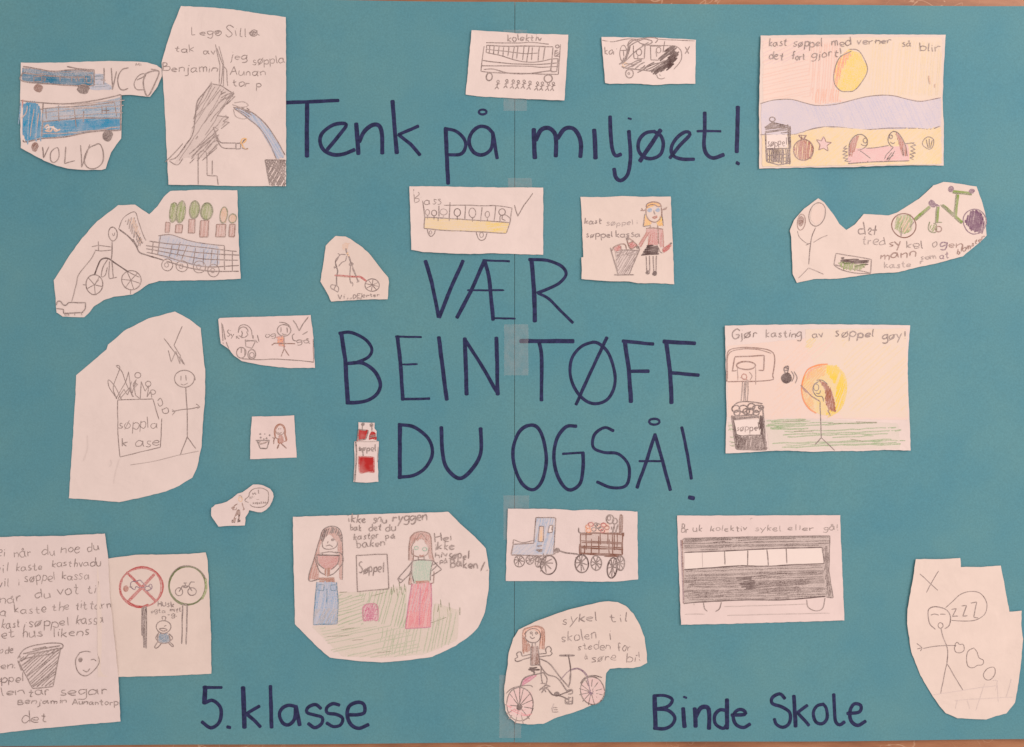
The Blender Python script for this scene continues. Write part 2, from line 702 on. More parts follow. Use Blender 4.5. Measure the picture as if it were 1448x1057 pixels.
# ------------------------------------------------------------------ the table the poster lies on
def grid_slab(name, x0, x1, y0, y1, z0, z1, mat):
    me = bpy.data.meshes.new(name)
    v = [(x0, y0, z0), (x1, y0, z0), (x1, y1, z0), (x0, y1, z0), (x0, y0, z1), (x1, y0, z1), (x1, y1, z1), (x0, y1, z1)]
    f = [(0, 3, 2, 1), (4, 5, 6, 7), (0, 1, 5, 4), (1, 2, 6, 5), (2, 3, 7, 6), (3, 0, 4, 7)]
    me.from_pydata(v, [], f)
    me.materials.append(mat)
    o = bpy.data.objects.new(name, me)
    COL.objects.link(o)
    return o


tab = grid_slab('tabletop', -.95, .95, -.62, .62, -.03, 0, table_mat())
tab['kind'] = 'structure'

# ------------------------------------------------------------------ the poster: two sheets of card taped edge to edge
poster = bpy.data.objects.new('poster', None)
COL.objects.link(poster)
poster.location = (0, 0, 0)
poster['label'] = 'turquoise card poster of two taped sheets with big navy lettering, lying under all the drawings'
poster['category'] = 'poster'


class Board:
    """a card sheet as host for the marker lettering"""

    def __init__(self, x0, x1, ytop, ybot, dz):
        self.x0, self.x1, self.yt, self.yb, self.dz = x0, x1, ytop, ybot, dz
        self.origin = (0, 0, 0)
        self.frame = (0, 0, 1)
        self.zc = 0
        self.parts = []

    def next_z(self):
        self.zc += 1
        return float(self.zc)

    def h(self, x, y):
        return h_card(x, y) + self.dz

    def at(self, frame, name, label):
        self.frame = frame
        p = Part(self, name, label)
        self.parts.append(p)
        return p

    def build(self):
        nx, ny = 64, 88
        V, F = [], []
        us = np.linspace(0, 1, nx + 1)
        vs_ = np.linspace(0, 1, ny + 1)
        for v in vs_:
            for u in us:
                px = self.x0[0] + (self.x0[1] - self.x0[0]) * v
                qx = self.x1[0] + (self.x1[1] - self.x1[0]) * v
                X = px + (qx - px) * u
                yt = self.yt[0] + (self.yt[1] - self.yt[0]) * u + .5 * math.sin(u * 9)
                yb = self.yb[0] + (self.yb[1] - self.yb[0]) * u + .5 * math.sin(u * 11)
                V.append((X, yt + (yb - yt) * v))
        V = np.array(V)
        x, y = to_plane(V[:, 0], V[:, 1])
        z = self.h(V[:, 0], V[:, 1])
        top = np.stack([x, y, z], 1)
        bot = top - [0, 0, .00055]
        N = len(top)
        w = nx + 1
        for j in range(ny):
            for i in range(nx):
                a = j * w + i
                F.append((a, a + w, a + w + 1, a + 1))
                F.append((a + N, a + 1 + N, a + w + 1 + N, a + w + N))
        for i in range(nx):
            F.append((i, i + 1, i + 1 + N, i + N))
            a = ny * w + i
            F.append((a + 1, a, a + N, a + 1 + N))
        for j in range(ny):
            a = j * w
            F.append((a + w, a, a + N, a + w + N))
            a = j * w + nx
            F.append((a, a + w, a + w + N, a + N))
        me = bpy.data.meshes.new('card_sheet')
        me.from_pydata(np.vstack([top, bot]).tolist(), [], F)
        me.materials.append(M_CARD)
        me.update()
        o = bpy.data.objects.new('card_sheet', me)
        COL.objects.link(o)
        o.parent = poster
        for p in self.parts:
            p.build(o)
        return o


LEFT = Board((-8, -8), (727.7, 727.0), (-4.5, 3.3), (1055.5, 1050.6), .00008)
RIGHT = Board((728.4, 727.6), (1462, 1462), (3.6, 9.0), (1050.3, 1046), 0)

MK = 'marker'
p = LEFT.at((400, 130, 4.2588), 'lettering', 'the word Tenk in navy marker')
p.l('20 66 335 53', 5, MK).l('145 66 143 388', 6.2, MK)
p.c('268 345 330 270 382 202 350 190 290 205 235 250 222 300 245 350 300 378 360 375 430 348', 5.3, MK)
p.l('442 192 455 373', 6.2, MK).c('460 300 490 240 540 200 580 205 597 260 598 370', 5.8, MK)
p.l('660 57 685 368', 6, MK).l('815 207 697 258', 4.6, MK).l('697 258 770 315 825 380', 4.8, MK)
p = LEFT.at((400, 130, 4.2588), 'lettering', 'the word på in navy marker')
p.l('980 222 995 553', 5.8, MK).c('975 222 1040 235 1090 280 1100 330 1070 375 990 380', 4.8, MK)
p.c('1265 250 1230 215 1180 210 1135 250 1122 310 1150 365 1200 380 1250 350 1265 290 1262 245', 5.2, MK).l('1265 250 1290 400', 5.2, MK)
p.e(1203, 121, 24, 14, 3.2, MK)
p = RIGHT.at((730, 130, 4.2588), 'lettering', 'the word miljøet with an exclamation mark in navy marker')
p.l('105 225 112 398', 6.5, MK).c('118 290 150 230 195 218 232 250 240 300 238 388', 6, MK).c('250 280 290 225 340 220 375 260 390 320 386 392', 6, MK)
p.l('470 230 478 400', 6.5, MK).c('565 150 568 250 578 340 598 385 630 378', 5.5, MK)
p.c('678 238 685 330 686 420 670 500 630 535 600 515 590 465', 5.5, MK).l('674 161 692 165', 3, MK)
p.c('835 240 780 250 740 290 735 350 770 395 820 403 870 375 885 310 865 260 830 242', 5, MK).l('868 232 745 418', 6, MK)
p.c('925 400 980 330 1045 260 1020 242 970 275 935 330 940 380 985 405 1070 408', 5, MK)
p.c('1135 125 1135 230 1130 320 1145 375 1185 400 1248 380', 5.5, MK).l('1090 237 1232 237', 3.5, MK)
p.l('1337 90 1328 363', 6, MK).l('1327 428 1341 434', 5, MK)
p = LEFT.at((470, 355, 4.696), 'lettering', 'the letters VÆ in navy marker')
p.l('618 67 660 210 705 438', 5.5, MK).l('868 67 790 240 710 440', 5.5, MK)
p.l('1010 67 920 270 828 443', 5.5, MK).c('1012 67 1040 180 1055 320 1068 458', 5.5, MK)
p.l('1000 63 1175 70', 3, MK).l('898 263 1140 262', 2.8, MK).l('1075 448 1215 450', 2.8, MK)
p = RIGHT.at((710, 355, 4.697), 'lettering', 'the letter R in navy marker')
p.l('195 58 212 270 218 468', 6.2, MK).c('180 58 300 65 390 100 425 155 380 215 300 255 235 280', 4.5, MK).c('240 282 310 320 390 400 468 478', 4, MK)
p = LEFT.at((470, 355, 4.696), 'lettering', 'the letters BEIN in navy marker')
p.l('58 550 85 720 102 1003', 6, MK).c('45 548 120 542 215 585 262 650 240 705 165 740 105 750', 4.5, MK)
p.c('105 748 200 745 280 800 318 880 300 945 240 990 160 1008 95 1008', 5.2, MK)
p.l('432 568 450 740 468 988', 5.5, MK).l('420 570 590 573', 3, MK).l('465 755 565 753', 2.8, MK).l('460 985 645 982', 3.6, MK)
p.l('707 574 730 760 760 988', 5.8, MK)
p.l('880 582 892 953', 5.6, MK).l('878 584 985 750 1098 948', 5, MK).l('1090 577 1098 953', 5.6, MK)
p = RIGHT.at((710, 355, 4.697), 'lettering', 'the letters TØFF in navy marker')
p.l('122 600 472 600', 6, MK).c('245 602 262 700 262 850 260 993', 5.2, MK)
p.c('600 608 520 640 465 710 450 800 475 900 540 985 620 1015 700 985 745 900 745 800 710 690 655 625 600 608', 4.5, MK).l('695 577 590 800 490 1020', 4.8, MK)
p.l('814 602 840 780 855 1003', 6, MK).l('800 600 1003 620', 5, MK).l('845 800 972 800', 5, MK)
p.l('1087 602 1115 800 1125 1010', 6, MK).l('1072 603 1280 615', 5.6, MK).l('1120 810 1305 825', 5, MK)
p = LEFT.at((540, 580, 3.148), 'lettering', 'the word DU in navy marker')
p.l('80 67 80 303', 5.8, MK).c('75 65 140 75 205 125 225 190 200 250 145 290 75 300', 5, MK).c('265 77 270 190 290 260 345 305 400 265 440 190 440 82', 5.5, MK)
p = RIGHT.at((540, 580, 3.148), 'lettering', 'the word OGSÅ with an exclamation mark in navy marker')
p.c('650 70 610 100 585 170 590 250 625 330 675 355 715 310 732 220 718 130 690 75 650 70', 5, MK)
p.c('865 72 820 75 780 125 765 210 785 300 830 355 880 330 895 260 895 190', 5, MK).l('805 195 898 190', 3.4, MK)
p.c('1030 92 990 78 945 110 940 165 985 188 1050 195 1095 240 1100 300 1080 340 1020 345 958 320', 4.4, MK)
p.l('1215 108 1180 220 1135 345', 4.8, MK).l('1215 108 1250 230 1283 356', 4.8, MK).l('1145 228 1255 228', 3, MK).e(1212, 52, 23, 13, 3.4, MK)
p.l('1335 77 1358 190 1378 306', 4.6, MK).l('1367 389 1388 394', 6, MK)
p = LEFT.at((270, 950, 5.363), 'lettering', 'the class name 5. klasse in navy marker')
p.l('110 112 105 238', 6.5, MK).l('97 118 236 118', 4.2, MK).c('105 235 165 215 220 260 232 320 210 390 150 425 85 380', 5, MK).l('277 418 300 421', 4.6, MK)
p.l('398 118 408 422', 6.8, MK).l('520 260 422 318', 5, MK).l('422 318 480 365 528 416', 5, MK).l('605 108 612 422', 5.4, MK)
p.c('800 265 740 255 690 280 672 330 700 390 745 402 785 360 795 275', 5, MK).l('795 262 825 405', 6, MK)
p.c('985 280 945 250 890 270 880 310 940 330 995 350 990 395 940 425 890 395', 4.8, MK)
p.c('1125 255 1075 245 1030 275 1035 315 1100 325 1150 355 1135 405 1080 418 1030 390', 4.8, MK)
p.c('1190 330 1270 328 1315 310 1310 250 1260 235 1200 265 1185 330 1210 400 1270 432 1345 405', 5.2, MK)
p = RIGHT.at((900, 960, 4.259), 'lettering', 'the word Binde in navy marker')
p.l('110 102 115 298', 6.5, MK).c('105 103 170 102 215 125 190 165 120 182', 4.5, MK).c('120 182 190 190 230 230 215 275 170 300 105 298', 5, MK)
p.l('280 177 288 288', 6, MK).l('284 108 301 113', 3.4, MK).l('350 177 355 286', 5.8, MK).c('355 230 385 175 425 170 437 210 435 298', 6, MK)
p.c('545 190 500 185 468 220 475 270 520 295 545 270', 5, MK).l('542 122 543 296', 6, MK)
p.c('570 215 650 210 640 185 605 185 580 220 595 270 640 290 680 268', 5, MK)
p = RIGHT.at((900, 960, 4.259), 'lettering', 'the word Skole in navy marker')
p.c('890 115 860 88 815 110 815 145 870 165 920 200 918 260 880 288 840 272 827 238', 4.8, MK)
p.l('945 100 955 283', 5.6, MK).l('1025 157 967 200', 4.6, MK).l('967 200 1035 276', 4.6, MK)
p.c('1125 150 1085 160 1062 200 1075 255 1115 268 1145 235 1140 175 1120 148', 4.6, MK)
p.c('1185 92 1190 180 1195 250 1220 275 1250 258', 4.8, MK).c('1268 208 1340 200 1350 160 1310 150 1285 190 1290 250 1330 280 1378 255', 5, MK)
LEFT.build()
RIGHT.build()


def tape(x0, x1, y0, y1, skew=0):
    n = 12
    V, F = [], []
    for i in range(n + 1):
        v = i / n
        for j in range(5):
            u = j / 4
            V.append((x0 + (x1 - x0) * u + skew * v + rng.uniform(-.3, .3), y0 + (y1 - y0) * v))
    V = np.array(V)
    x, y = to_plane(V[:, 0], V[:, 1])
    z = h_card(V[:, 0], V[:, 1]) + .00030
    for i in range(n):
        for j in range(4):
            a = i * 5 + j
            F.append((a, a + 5, a + 6, a + 1))
    me = bpy.data.meshes.new('clear_tape')
    me.from_pydata(np.stack([x, y, z], 1).tolist(), [], F)
    me.materials.append(M_TAPE)
    o = bpy.data.objects.new('clear_tape', me)
    COL.objects.link(o)
    o.parent = poster


tape(713, 747, 459, 531)
tape(712, 745, 43, 157)
tape(718, 752, 252, 300, 2)
tape(712, 748, 701, 764)
tape(706, 737, 955, 1044)


# ------------------------------------------------------------------ the drawings, each a cut piece of paper with its pencil marks
# 1 two blue buses
S = Sheet('cutout with two blue crayoned buses, one above the other, near the upper left corner', (0, 60, 5.283),
          '165 158 420 160 640 153 850 150 1000 153 1110 160 1180 180 1215 205 1218 260 1185 340 1130 415 1060 410 990 402 918 405 920 470 918 640 915 725 880 770 840 830 815 900 800 950 770 960 640 960 520 950 440 930 340 890 240 835 165 795 162 600 160 400', .9)
b = S('bus_drawing', 'dark blue bus with a smudged front, the upper one')
b.w('178 195 300 212 400 228 560 218 712 216 712 330 560 330 400 318 175 295', 'slate:.78')
b.w('716 240 780 245 790 300 840 335 845 362 700 362 640 345 716 330', 'lblue:.5')
b.f('178 235 350 255 500 265 712 250 712 330 560 330 400 318 175 295', 0, 2.2, 2.0, 'slate:.95')
b.f('180 195 300 210 400 226 560 216 712 216 712 262 500 262 350 248 180 232', 3, 4.5, 1.4, 'pencil:.6').f('180 200 400 226 712 220 712 255 400 250 180 230', 2, 2.6, 1.8, 'slate:.7')
b.f('700 250 780 250 800 310 840 350 700 350', 2, 3, 1.6, 'slate:.6')
b.c('180 187 300 207 400 224 560 213 712 218', 2).l('712 218 712 330', 1.8).c('712 330 560 330 400 318 175 295 178 235', 1.9)
b.c('175 235 350 255 500 266 640 268', 1.8).l('262 262 320 262 322 300 260 300 262 262; 335 265 340 300 352 272; 455 255 458 300; 575 260 578 300; 590 255 600 300; 545 262 545 300; 655 265 658 310 690 312 692 250 660 252; 640 255 642 305', 1.5)
b.l('510 188 590 205 715 214', 1.6)
k = b.sub('wheel')
k.s(295, 350, 33, 30, 'brown', 1.6, 5)
k = b.sub('wheel')
k.s(632, 357, 45, 36, 'dark', 1.8, 6)
b = S('bus_drawing', 'bright blue bus with a grid of windows, the lower one')
b.w('325 600 600 580 915 575 910 662 700 672 500 708 320 722', 'blue:.82')
b.w('335 500 500 490 700 470 912 420 914 572 600 572 325 595', 'blue:.45')
b.w('190 470 260 445 308 490 318 712 205 745 182 690', 'blue:.92')
b.f('190 465 265 440 308 490 318 712 205 745 180 690', 88, 2.2, 2.1, 'blue:.95')
b.f('330 600 600 585 914 580 910 655 700 668 500 700 325 718', 3, 2.2, 2.0, 'blue:.9')
b.f('480 600 700 580 912 590 905 650 640 655', 8, 2.5, 2.2, 'blue:.95', skip=.2)
b.f('340 500 500 490 700 475 912 425 914 570 600 568', 2, 4, 1.8, 'blue:.6', skip=.25)
b.f('350 470 600 465 860 445 860 490 500 500', 0, 3, 1.5, 'pencil:.35')
b.c('165 442 300 455 500 465 700 445 915 400', 1.7).l('915 400 912 665', 1.9).c('912 665 780 667 650 680 500 710 320 725 200 750 182 735', 1.9)
b.c('330 455 325 600 318 710', 1.7).c('325 600 500 582 650 570 800 575 915 575', 1.6).c('330 500 500 490 700 475 870 455', 1.3)
w = b.sub('window')
w.l('350 500 356 580; 445 475 450 600; 565 500 578 640; 635 520 630 605; 770 480 773 545; 800 480 805 545; 770 515 830 518; 865 455 882 560; 300 505 325 505', 1.4)
b.f('185 470 310 480 315 700 200 740', 80, 9, 1.4, 'pencil:.5', jit=8, skip=.2).f('330 500 910 430 905 650 500 700 330 710', 4, 8, 1.4, 'pencil:.5', jit=14, skip=.3, wobble=.9).f('150 480 330 450 330 730 160 760', 86, 6, 1.8, 'blue:.8', jit=5, skip=.35)
b.c('340 640 365 620 375 655 345 665 390 668 405 630 420 668 460 655', 2.1, 'tan:.7').c('350 650 372 640 400 640 440 662', 2, 'white:.9')
b.sub('wheel').s(812, 706, 37, 42, 'dark', 2, 6)
b.sub('wheel').s(270, 790, 23, 36, 'brown', 1.8, 5)
S('handwriting', 'brand lettering beside the upper bus').l('788 200 785 322; 762 290 800 290; 842 200 850 362; 880 225 850 362', 1.4).c('970 200 920 215 888 280 900 345 930 365 968 352', 1.5).c('1030 290 1082 262 1085 240 1040 260 1010 315 1030 360 1085 362', 1.3).c('1100 235 1078 300 1095 385 1120 405 1165 320 1197 228 1140 225 1100 240', 1.9).l('1025 185 1028 165 1040 180 1050 165 1052 185; 1062 185 1062 168', 1, 'pencil:.5').l('1135 208 1195 222', 1.6)
S('handwriting', 'brand lettering below the lower bus').l('326 788 338 870 374 786', 1.4).c('425 795 390 830 392 890 420 903 450 865 445 800 425 795', 1.4).l('500 785 495 912 570 890', 1.4).l('612 775 622 940 680 768', 1.4).c('740 765 670 800 640 880 665 940 720 950 775 905 782 830 760 770 728 765', 1.5)
S('pencil_stroke').l('180 435 178 495', 1.1, 'red:.7')

# 2 dark shaggy figure pouring a blue stream into a bin
S = Sheet('tall cutout of a shaggy grey figure with a blue stream arching into a dark bin', (220, 0, 3.775),
          '140 38 300 45 420 55 560 78 698 98 699 300 697 600 697 995 480 996 250 992 76 991 65 800 52 560 38 340 52 290 90 165', .8)
h = S('handwriting')
h.t('L', 196, 190, 216, 28).t('ego', 238, 188, 352, 22).t('Silla', 370, 198, 552, 28)
h.t('tak', 108, 280, 205, 22).t('av', 255, 292, 318, 22)
h.t('jeg', 400, 318, 488, 22).t('søppla', 520, 345, 690, 24, -6)
h.t('Benjamin', 48, 388, 328, 24).t('Aunan', 400, 402, 585, 24, 8).t('tor', 412, 462, 500, 22).t('p', 540, 468, 562, 22)
h.s(330, 175, 18, 10, 'pencil:.7', 1.2, 2).s(520, 182, 22, 12, 'pencil:.7', 1.2, 3)
g = S('figure_drawing', 'shaggy grey pencil figure')
g.w('295 450 350 460 420 500 385 545 330 620 390 630 385 660 320 690 330 760 280 840 210 850 160 840 100 890 180 760 210 650 228 545', 'pencil:.16')
g.f('295 450 360 462 420 500 385 545 330 620 300 690 200 800 110 880 180 760 210 650 228 545', 58, 4.6, 1.5, 'pencil:.55', jit=6, skip=.2, wobble=.8).f('240 560 330 470 400 500 330 620 250 700', 50, 6, 1.7, 'pencil:.62', jit=7, skip=.3, wobble=.9)
g.f('330 620 395 630 385 660 320 690 330 770 290 835 210 850 190 790 260 700', 48, 4.6, 1.5, 'pencil:.6', jit=6, skip=.1, wobble=.8).f('210 740 330 690 330 760 200 830', 40, 5, 1.7, 'pencil:.7', jit=6, wobble=.9)
g.f('350 490 425 500 410 530 350 540', 25, 3.5, 1.6, 'pencil:.8')
g.c('300 450 260 500 225 545 215 630 200 720 170 770 120 840 80 860', 1.6).l('300 450 350 458 420 505', 1.5).c('80 865 120 885 150 850', 1.3)
g.l('330 620 392 628 360 650 396 655 350 690; 385 545 330 620; 420 500 350 590; 425 515 380 560; 330 770 280 835; 330 790 250 860; 210 850 185 875; 320 700 330 760; 150 770 60 870; 230 560 205 640; 262 500 215 600', 1.3).c('330 690 310 680 320 710 345 760 380 765 430 765', 1.5).c('315 700 330 745 360 790 430 795', 1.5)
g.l('360 350 330 260; 320 240 345 350 340 450; 340 250 365 340 352 450; 352 450 360 350 380 375 385 460; 365 360 362 470', 1.1, 'pencil:.7')
g.c('420 550 470 545 495 565 460 575 410 560; 415 585 430 625 480 635 500 600', 1.0, 'pencil:.5')
w = S('claw_drawing', 'yellowish claw hand')
w.l('430 768 455 765 455 795 430 797 430 768', 1.5, 'dark:.8').c('455 770 462 745 485 742 475 760 462 768 475 795 495 795', 1.8, 'gold:.7').c('462 768 470 752 482 745; 462 790 480 798 494 792', 1.2, 'dark:.8')
l = S('leg_drawing')
l.c('232 990 230 850 240 815 262 810 275 830 278 940', 1.2).l('278 940 330 942 338 990; 304 860 305 935', 1.2)
st = S('water_stream_drawing', 'blue arched stream')
st.w('415 575 490 590 560 640 620 710 660 780 692 840 645 850 600 760 550 680 480 625', 'lblue:.42')
st.f('415 575 490 590 560 640 620 710 660 780 692 840 645 850 600 760 550 680 480 625', -58, 3, 1.4, 'lblue:.7')
st.c('415 575 500 595 570 645 630 720 692 830', 1.3).c('420 580 490 630 560 690 610 770 645 850', 1.3).f('420 570 500 585 520 630 470 615', -30, 2.6, 1.3, 'pencil:.7')
t = S('bin_drawing', 'dark scribbled bin at the lower right corner')
t.f('585 855 694 858 694 992 610 990', 62, 2.5, 1.8, 'dark:.75').f('585 855 694 858 694 900 595 905', -35, 3.4, 1.5, 'dark:.7').l('585 855 694 858; 585 855 610 990', 1.8, 'dark').f('600 900 694 880 694 992 612 990', -50, 5, 1.4, 'dark:.7')

# 3 bus with a row of little stick people
S = Sheet('cutout with a pencil bus above a row of tiny stick people', (650, 30, 8.806),
          '150 125 420 142 700 165 1000 172 1350 180 1330 560 1302 997 900 978 500 955 250 940 75 918 110 560', 1)
S('handwriting').t('kolektiv', 592, 258, 1010, 42, -12, w=1.6)
b = S('bus_drawing')
b.c('312 275 290 420 265 628', 1.4).c('312 275 700 280 900 275 1110 298', 1.3).c('265 628 450 645 800 655 1225 672', 1.5).l('1255 300 1225 672', 1.4)
b.c('290 495 600 530 950 545 1215 530', 1.6).c('270 560 500 558 850 565 1000 580 1215 572', 1.3).c('300 605 420 600 600 648 800 658 1000 640 1150 620', 1.5)
b.l('1150 475 1225 475 1205 635 1130 635 1150 475', 1.7)
w = b.sub('window')
w.c('335 305 600 320 900 318 1160 330', 1.4).c('335 395 500 430 700 490 850 515 1000 508 1160 475', 1.4).c('340 355 600 385 800 410 980 405', 1.1).l('335 305 330 395', 1.6)
w.l('375 310 368 412; 430 315 420 420; 490 320 475 430; 548 330 540 440; 615 320 600 440; 680 325 655 470; 725 322 708 470; 800 322 785 490; 865 322 832 520; 905 330 895 490; 992 322 975 500; 1062 328 1038 490; 1160 330 1150 480', 1.4)
d = b.sub('driver')
d.e(1215, 325, 24, 20, 1.5, turns=1.8).f('1190 370 1225 370 1250 440 1180 445', 30, 2, 1.4, 'pencil:.8').l('1190 370 1180 445 1240 445', 1.4)
b.sub('wheel').e(368, 695, 38, 50, 1.8, rot=12, turns=1.9)
b.sub('wheel').e(1102, 720, 50, 48, 1.8, rot=-20, turns=1.8)
for i, (x, y) in enumerate([(470, 755), (580, 745), (660, 750), (722, 755), (795, 752), (868, 765), (962, 775), (1022, 778), (1098, 780), (1158, 782)]):
    q = S('stick_person')
    q.e(x + 8, y, 16, 17, 1.3, turns=1.2).l(f'{x+4} {y+18} {x-4} {y+62}; {x-20} {y+44} {x+4} {y+32} {x+34} {y+24}', 1.3)
    q.l(f'{x-4} {y+62} {x-34} {y+92}; {x-4} {y+62} {x+14} {y+92}', 1.4)

# 4 striped dark round car
S = Sheet('small cutout with a scribbled dark car and an X at its right', (840, 40, 9.05),
          '92 125 500 130 840 130 1305 150 1295 715 1000 718 750 735 600 720 400 718 200 722 140 710 118 460', 1)
S('handwriting').t('kor', 132, 340, 285, 60, 10, w=1.5)
S('cross_mark').l('1168 240 1212 330; 1225 235 1165 330', 1.7)
c = S('car_drawing', 'car half covered in dark diagonal strokes')
c.c('100 165 230 185 420 150 580 155', 1.3).c('420 240 460 170 560 150 700 130 790 135 815 155 780 195', 1.5).c('570 175 640 150 720 165 745 185 690 215 600 205 560 180', 1.4)
c.c('430 225 500 170 560 165; 450 235 540 185 580 175', 1.6, 'dark:.8').c('820 150 1000 155 1290 165', 1.2, 'pencil:.7')
c.e(372, 335, 45, 105, 1.3, turns=1.0).l('330 295 415 290; 375 300 380 370', 1.3)
c.f('440 235 475 235 410 420 350 440', 75, 2.6, 1.6, 'dark:.75').l('460 230 405 400 340 455; 320 470 350 455', 1.8, 'dark')
c.e(395, 475, 32, 28, 1.4, 'gold:.5').c('420 520 520 470 610 420; 350 500 450 525 600 540 720 555', 1.8, 'dark:.8').c('380 470 440 460 500 470 560 440', 1.5)
c.l('610 225 960 230; 880 315 905 170', 1.3).c('960 230 1050 235 1110 290 1120 380 1090 450 1020 530', 1.4)
w = c.sub('window')
w.l('500 230 510 395 640 395 650 220', 1.5).e(575, 315, 35, 42, 1.3, turns=1.5).l('720 235 725 410 830 412; 720 235 860 235; 790 300 800 370', 1.4).e(825, 285, 30, 38, 1.3).l('560 360 560 410', 1.3)
c.f('980 235 1060 250 1070 330 1000 480 930 540 770 590 730 560 860 420 830 370', 38, 2.4, 2.3, 'dark:.9', jit=3).f('1000 250 1080 320 1060 420 960 520 900 470', 36, 2.2, 2.2, 'dark:.95')
c.f('600 520 850 400 900 470 800 560 700 560', 30, 3.6, 1.9, 'dark:.8', jit=4)
c.f('480 470 620 420 640 520 520 540', 32, 5, 1.6, 'dark:.7', jit=4)
c.f('380 450 620 415 860 400 940 540 760 590 600 545 430 520', 24, 4.6, 1.5, 'dark:.7', jit=8, skip=.15, wobble=.8).f('420 240 620 180 700 215 470 420 380 440', 40, 6, 1.4, 'dark:.65', jit=5, skip=.2)
c.sub('wheel').e(452, 590, 50, 56, 1.5, turns=1.15).e(443, 587, 14, 14, 1.3)
c.sub('wheel').c('800 600 815 640 860 655 905 640; 835 600 850 615', 1.2)

# 5 the beach
S = Sheet('cutout of a beach with yellow sun, lilac sea and two heads on a towel', (1060, 40, 4.993),
          '78 52 300 50 700 48 1000 50 1378 52 1362 250 1350 500 1360 700 1362 975 1150 972 900 978 700 985 400 985 65 995 66 800 64 560 72 300', 1.1)
k = S('sky_drawing', 'peach tinted sky')
k.w('95 70 1350 70 1345 495 1200 520 1000 480 850 480 700 515 480 545 380 530 260 500 95 530', 'peach:.22')
k.w('640 70 1350 70 1345 490 1200 515 1000 478 860 478 700 510 620 480', 'yellow:.16')
k.f('420 100 640 100 600 450 640 520 480 540 430 480', 86, 3.2, 1.8, 'orange:.25', skip=.15).f('90 230 420 200 440 480 90 520', 12, 5, 1.3, 'orange:.22', skip=.1).f('90 90 420 90 420 230 90 260', 25, 5, 1.5, 'pink:.16', skip=.1)
k.f('440 420 640 430 640 520 450 535', 85, 3.5, 1.8, 'orange:.38', skip=.2)
k.f('840 100 1345 100 1340 480 1000 470 850 470', 85, 4, 1.8, 'yellow:.26', skip=.15)
s = S('sun_drawing', 'yellow sun with an orange left side')
s.w('700 150 780 175 830 280 810 360 760 430 700 450 630 440 595 380 600 290 640 200', 'yellow:.62')
s.f('700 160 780 180 828 280 805 360 750 430 640 440', 75, 2.4, 1.8, 'yellow:.75')
s.f('690 165 640 205 605 290 598 380 620 425 650 300 720 180', 80, 2.2, 1.9, 'orange:.75')
s.c('700 150 760 155 800 200 832 290 800 370 740 440 690 448 640 440 598 385 602 290 640 205 720 162', 1.4)
k = S('sea_drawing', 'lilac sea with a pencil wave line')
k.w('80 535 160 508 300 502 480 545 700 515 850 480 1000 480 1200 520 1340 500 1340 700 1270 718 850 718 530 698 420 715 330 748 80 755', 'lilac:.44')
k.f('300 510 480 550 700 520 850 485 1000 485 1200 525 1335 505 1335 700 850 715 530 695', -65, 4.2, 1.6, 'lilac:.62', skip=.2)
k.c('75 535 180 507 290 502 400 530 490 547 620 535 760 500 880 478 1000 478 1130 510 1210 520 1338 500', 1.2).c('75 755 200 755 330 748 430 715 530 697 640 700 740 715 850 718 1000 708 1180 712 1270 718 1335 697', 1.2)
k = S('sand_drawing', 'yellow sand')
k.w('85 760 330 750 430 718 530 700 640 703 850 720 1150 712 1270 720 1340 702 1350 965 900 970 400 975 85 980', 'yellow:.32')
k.f('290 770 530 705 850 722 1340 705 1345 960 300 972', 40, 4, 1.7, 'yellow:.42', skip=.2)
t = S('bin_drawing', 'dark bin with a lid, at the left')
t.f('110 855 285 852 285 960 118 945', 88, 2.2, 1.9, 'dark:.85').f('112 855 285 852 285 960 118 945', 5, 4, 1.4, 'dark:.7').l('110 740 118 945; 270 680 285 960; 285 690 288 850', 2.1, 'dark').l('118 945 200 968 285 955; 110 852 285 850', 1.8, 'dark')
t.f('105 700 160 660 260 690 280 735 115 745', 8, 2.2, 1.7, 'dark:.8').l('105 705 160 665 270 690 285 735', 1.8, 'dark').w('118 755 268 750 268 845 118 848', 'white:.8').e(160, 645, 22, 16, 1.6, 'dark')
t.sub('handwriting').t('søppel', 122, 835, 262, 30, -8, w=1.4)
t = S('ball_drawing', 'brown striped round bag')
t.f('375 790 430 800 450 860 430 920 375 938 325 910 312 850 335 800', 85, 2.4, 2.0, 'rust:.85').e(380, 862, 68, 76, 1.7, 'brown', turns=1.3).l('345 755 375 790 365 765; 375 790 400 755 385 790', 1.7, 'brown').l('345 755 405 760', 1.3, 'brown')
S('starfish_drawing').w('515 765 540 805 578 808 548 835 555 868 520 848 488 862 495 825 472 790 505 798', 'pink:.22').l('523 765 540 805 578 808 546 832 555 868 520 848 488 862 497 825 472 788 508 798 523 765', 1.3, 'brown:.8')
t = S('towel_drawing', 'pink towel with zigzag fringes')
t.w('695 850 820 850 930 838 1050 838 1115 820 1120 940 840 950 690 960', 'pink:.32').l('690 960 840 950 1120 940', 1.5, 'dark:.8').c('820 850 900 845 980 830; 1095 818 1130 815 1160 812', 1.3).l('685 830 660 850 690 850 655 870 690 875 655 895 690 900 655 920 692 925 665 940 700 945; 1135 810 1170 830 1130 840 1165 860 1130 870 1165 885 1125 895 1155 910 1125 920 1150 932', 1.2)
q = S('swimmer_drawing', 'brown haired head looking right')
q.w('700 900 705 830 730 775 780 752 760 790 745 850 720 905', 'rust:.5').f('695 905 702 830 730 775 780 752 765 785 745 850 725 905', 80, 2.2, 1.6, 'rust:.85').c('700 905 705 820 740 765 790 752 828 785 825 830 790 858 760 862', 1.3, 'dark:.85').e(815, 795, 14, 18, 1.2).c('785 818 800 830 820 828', 1.1)
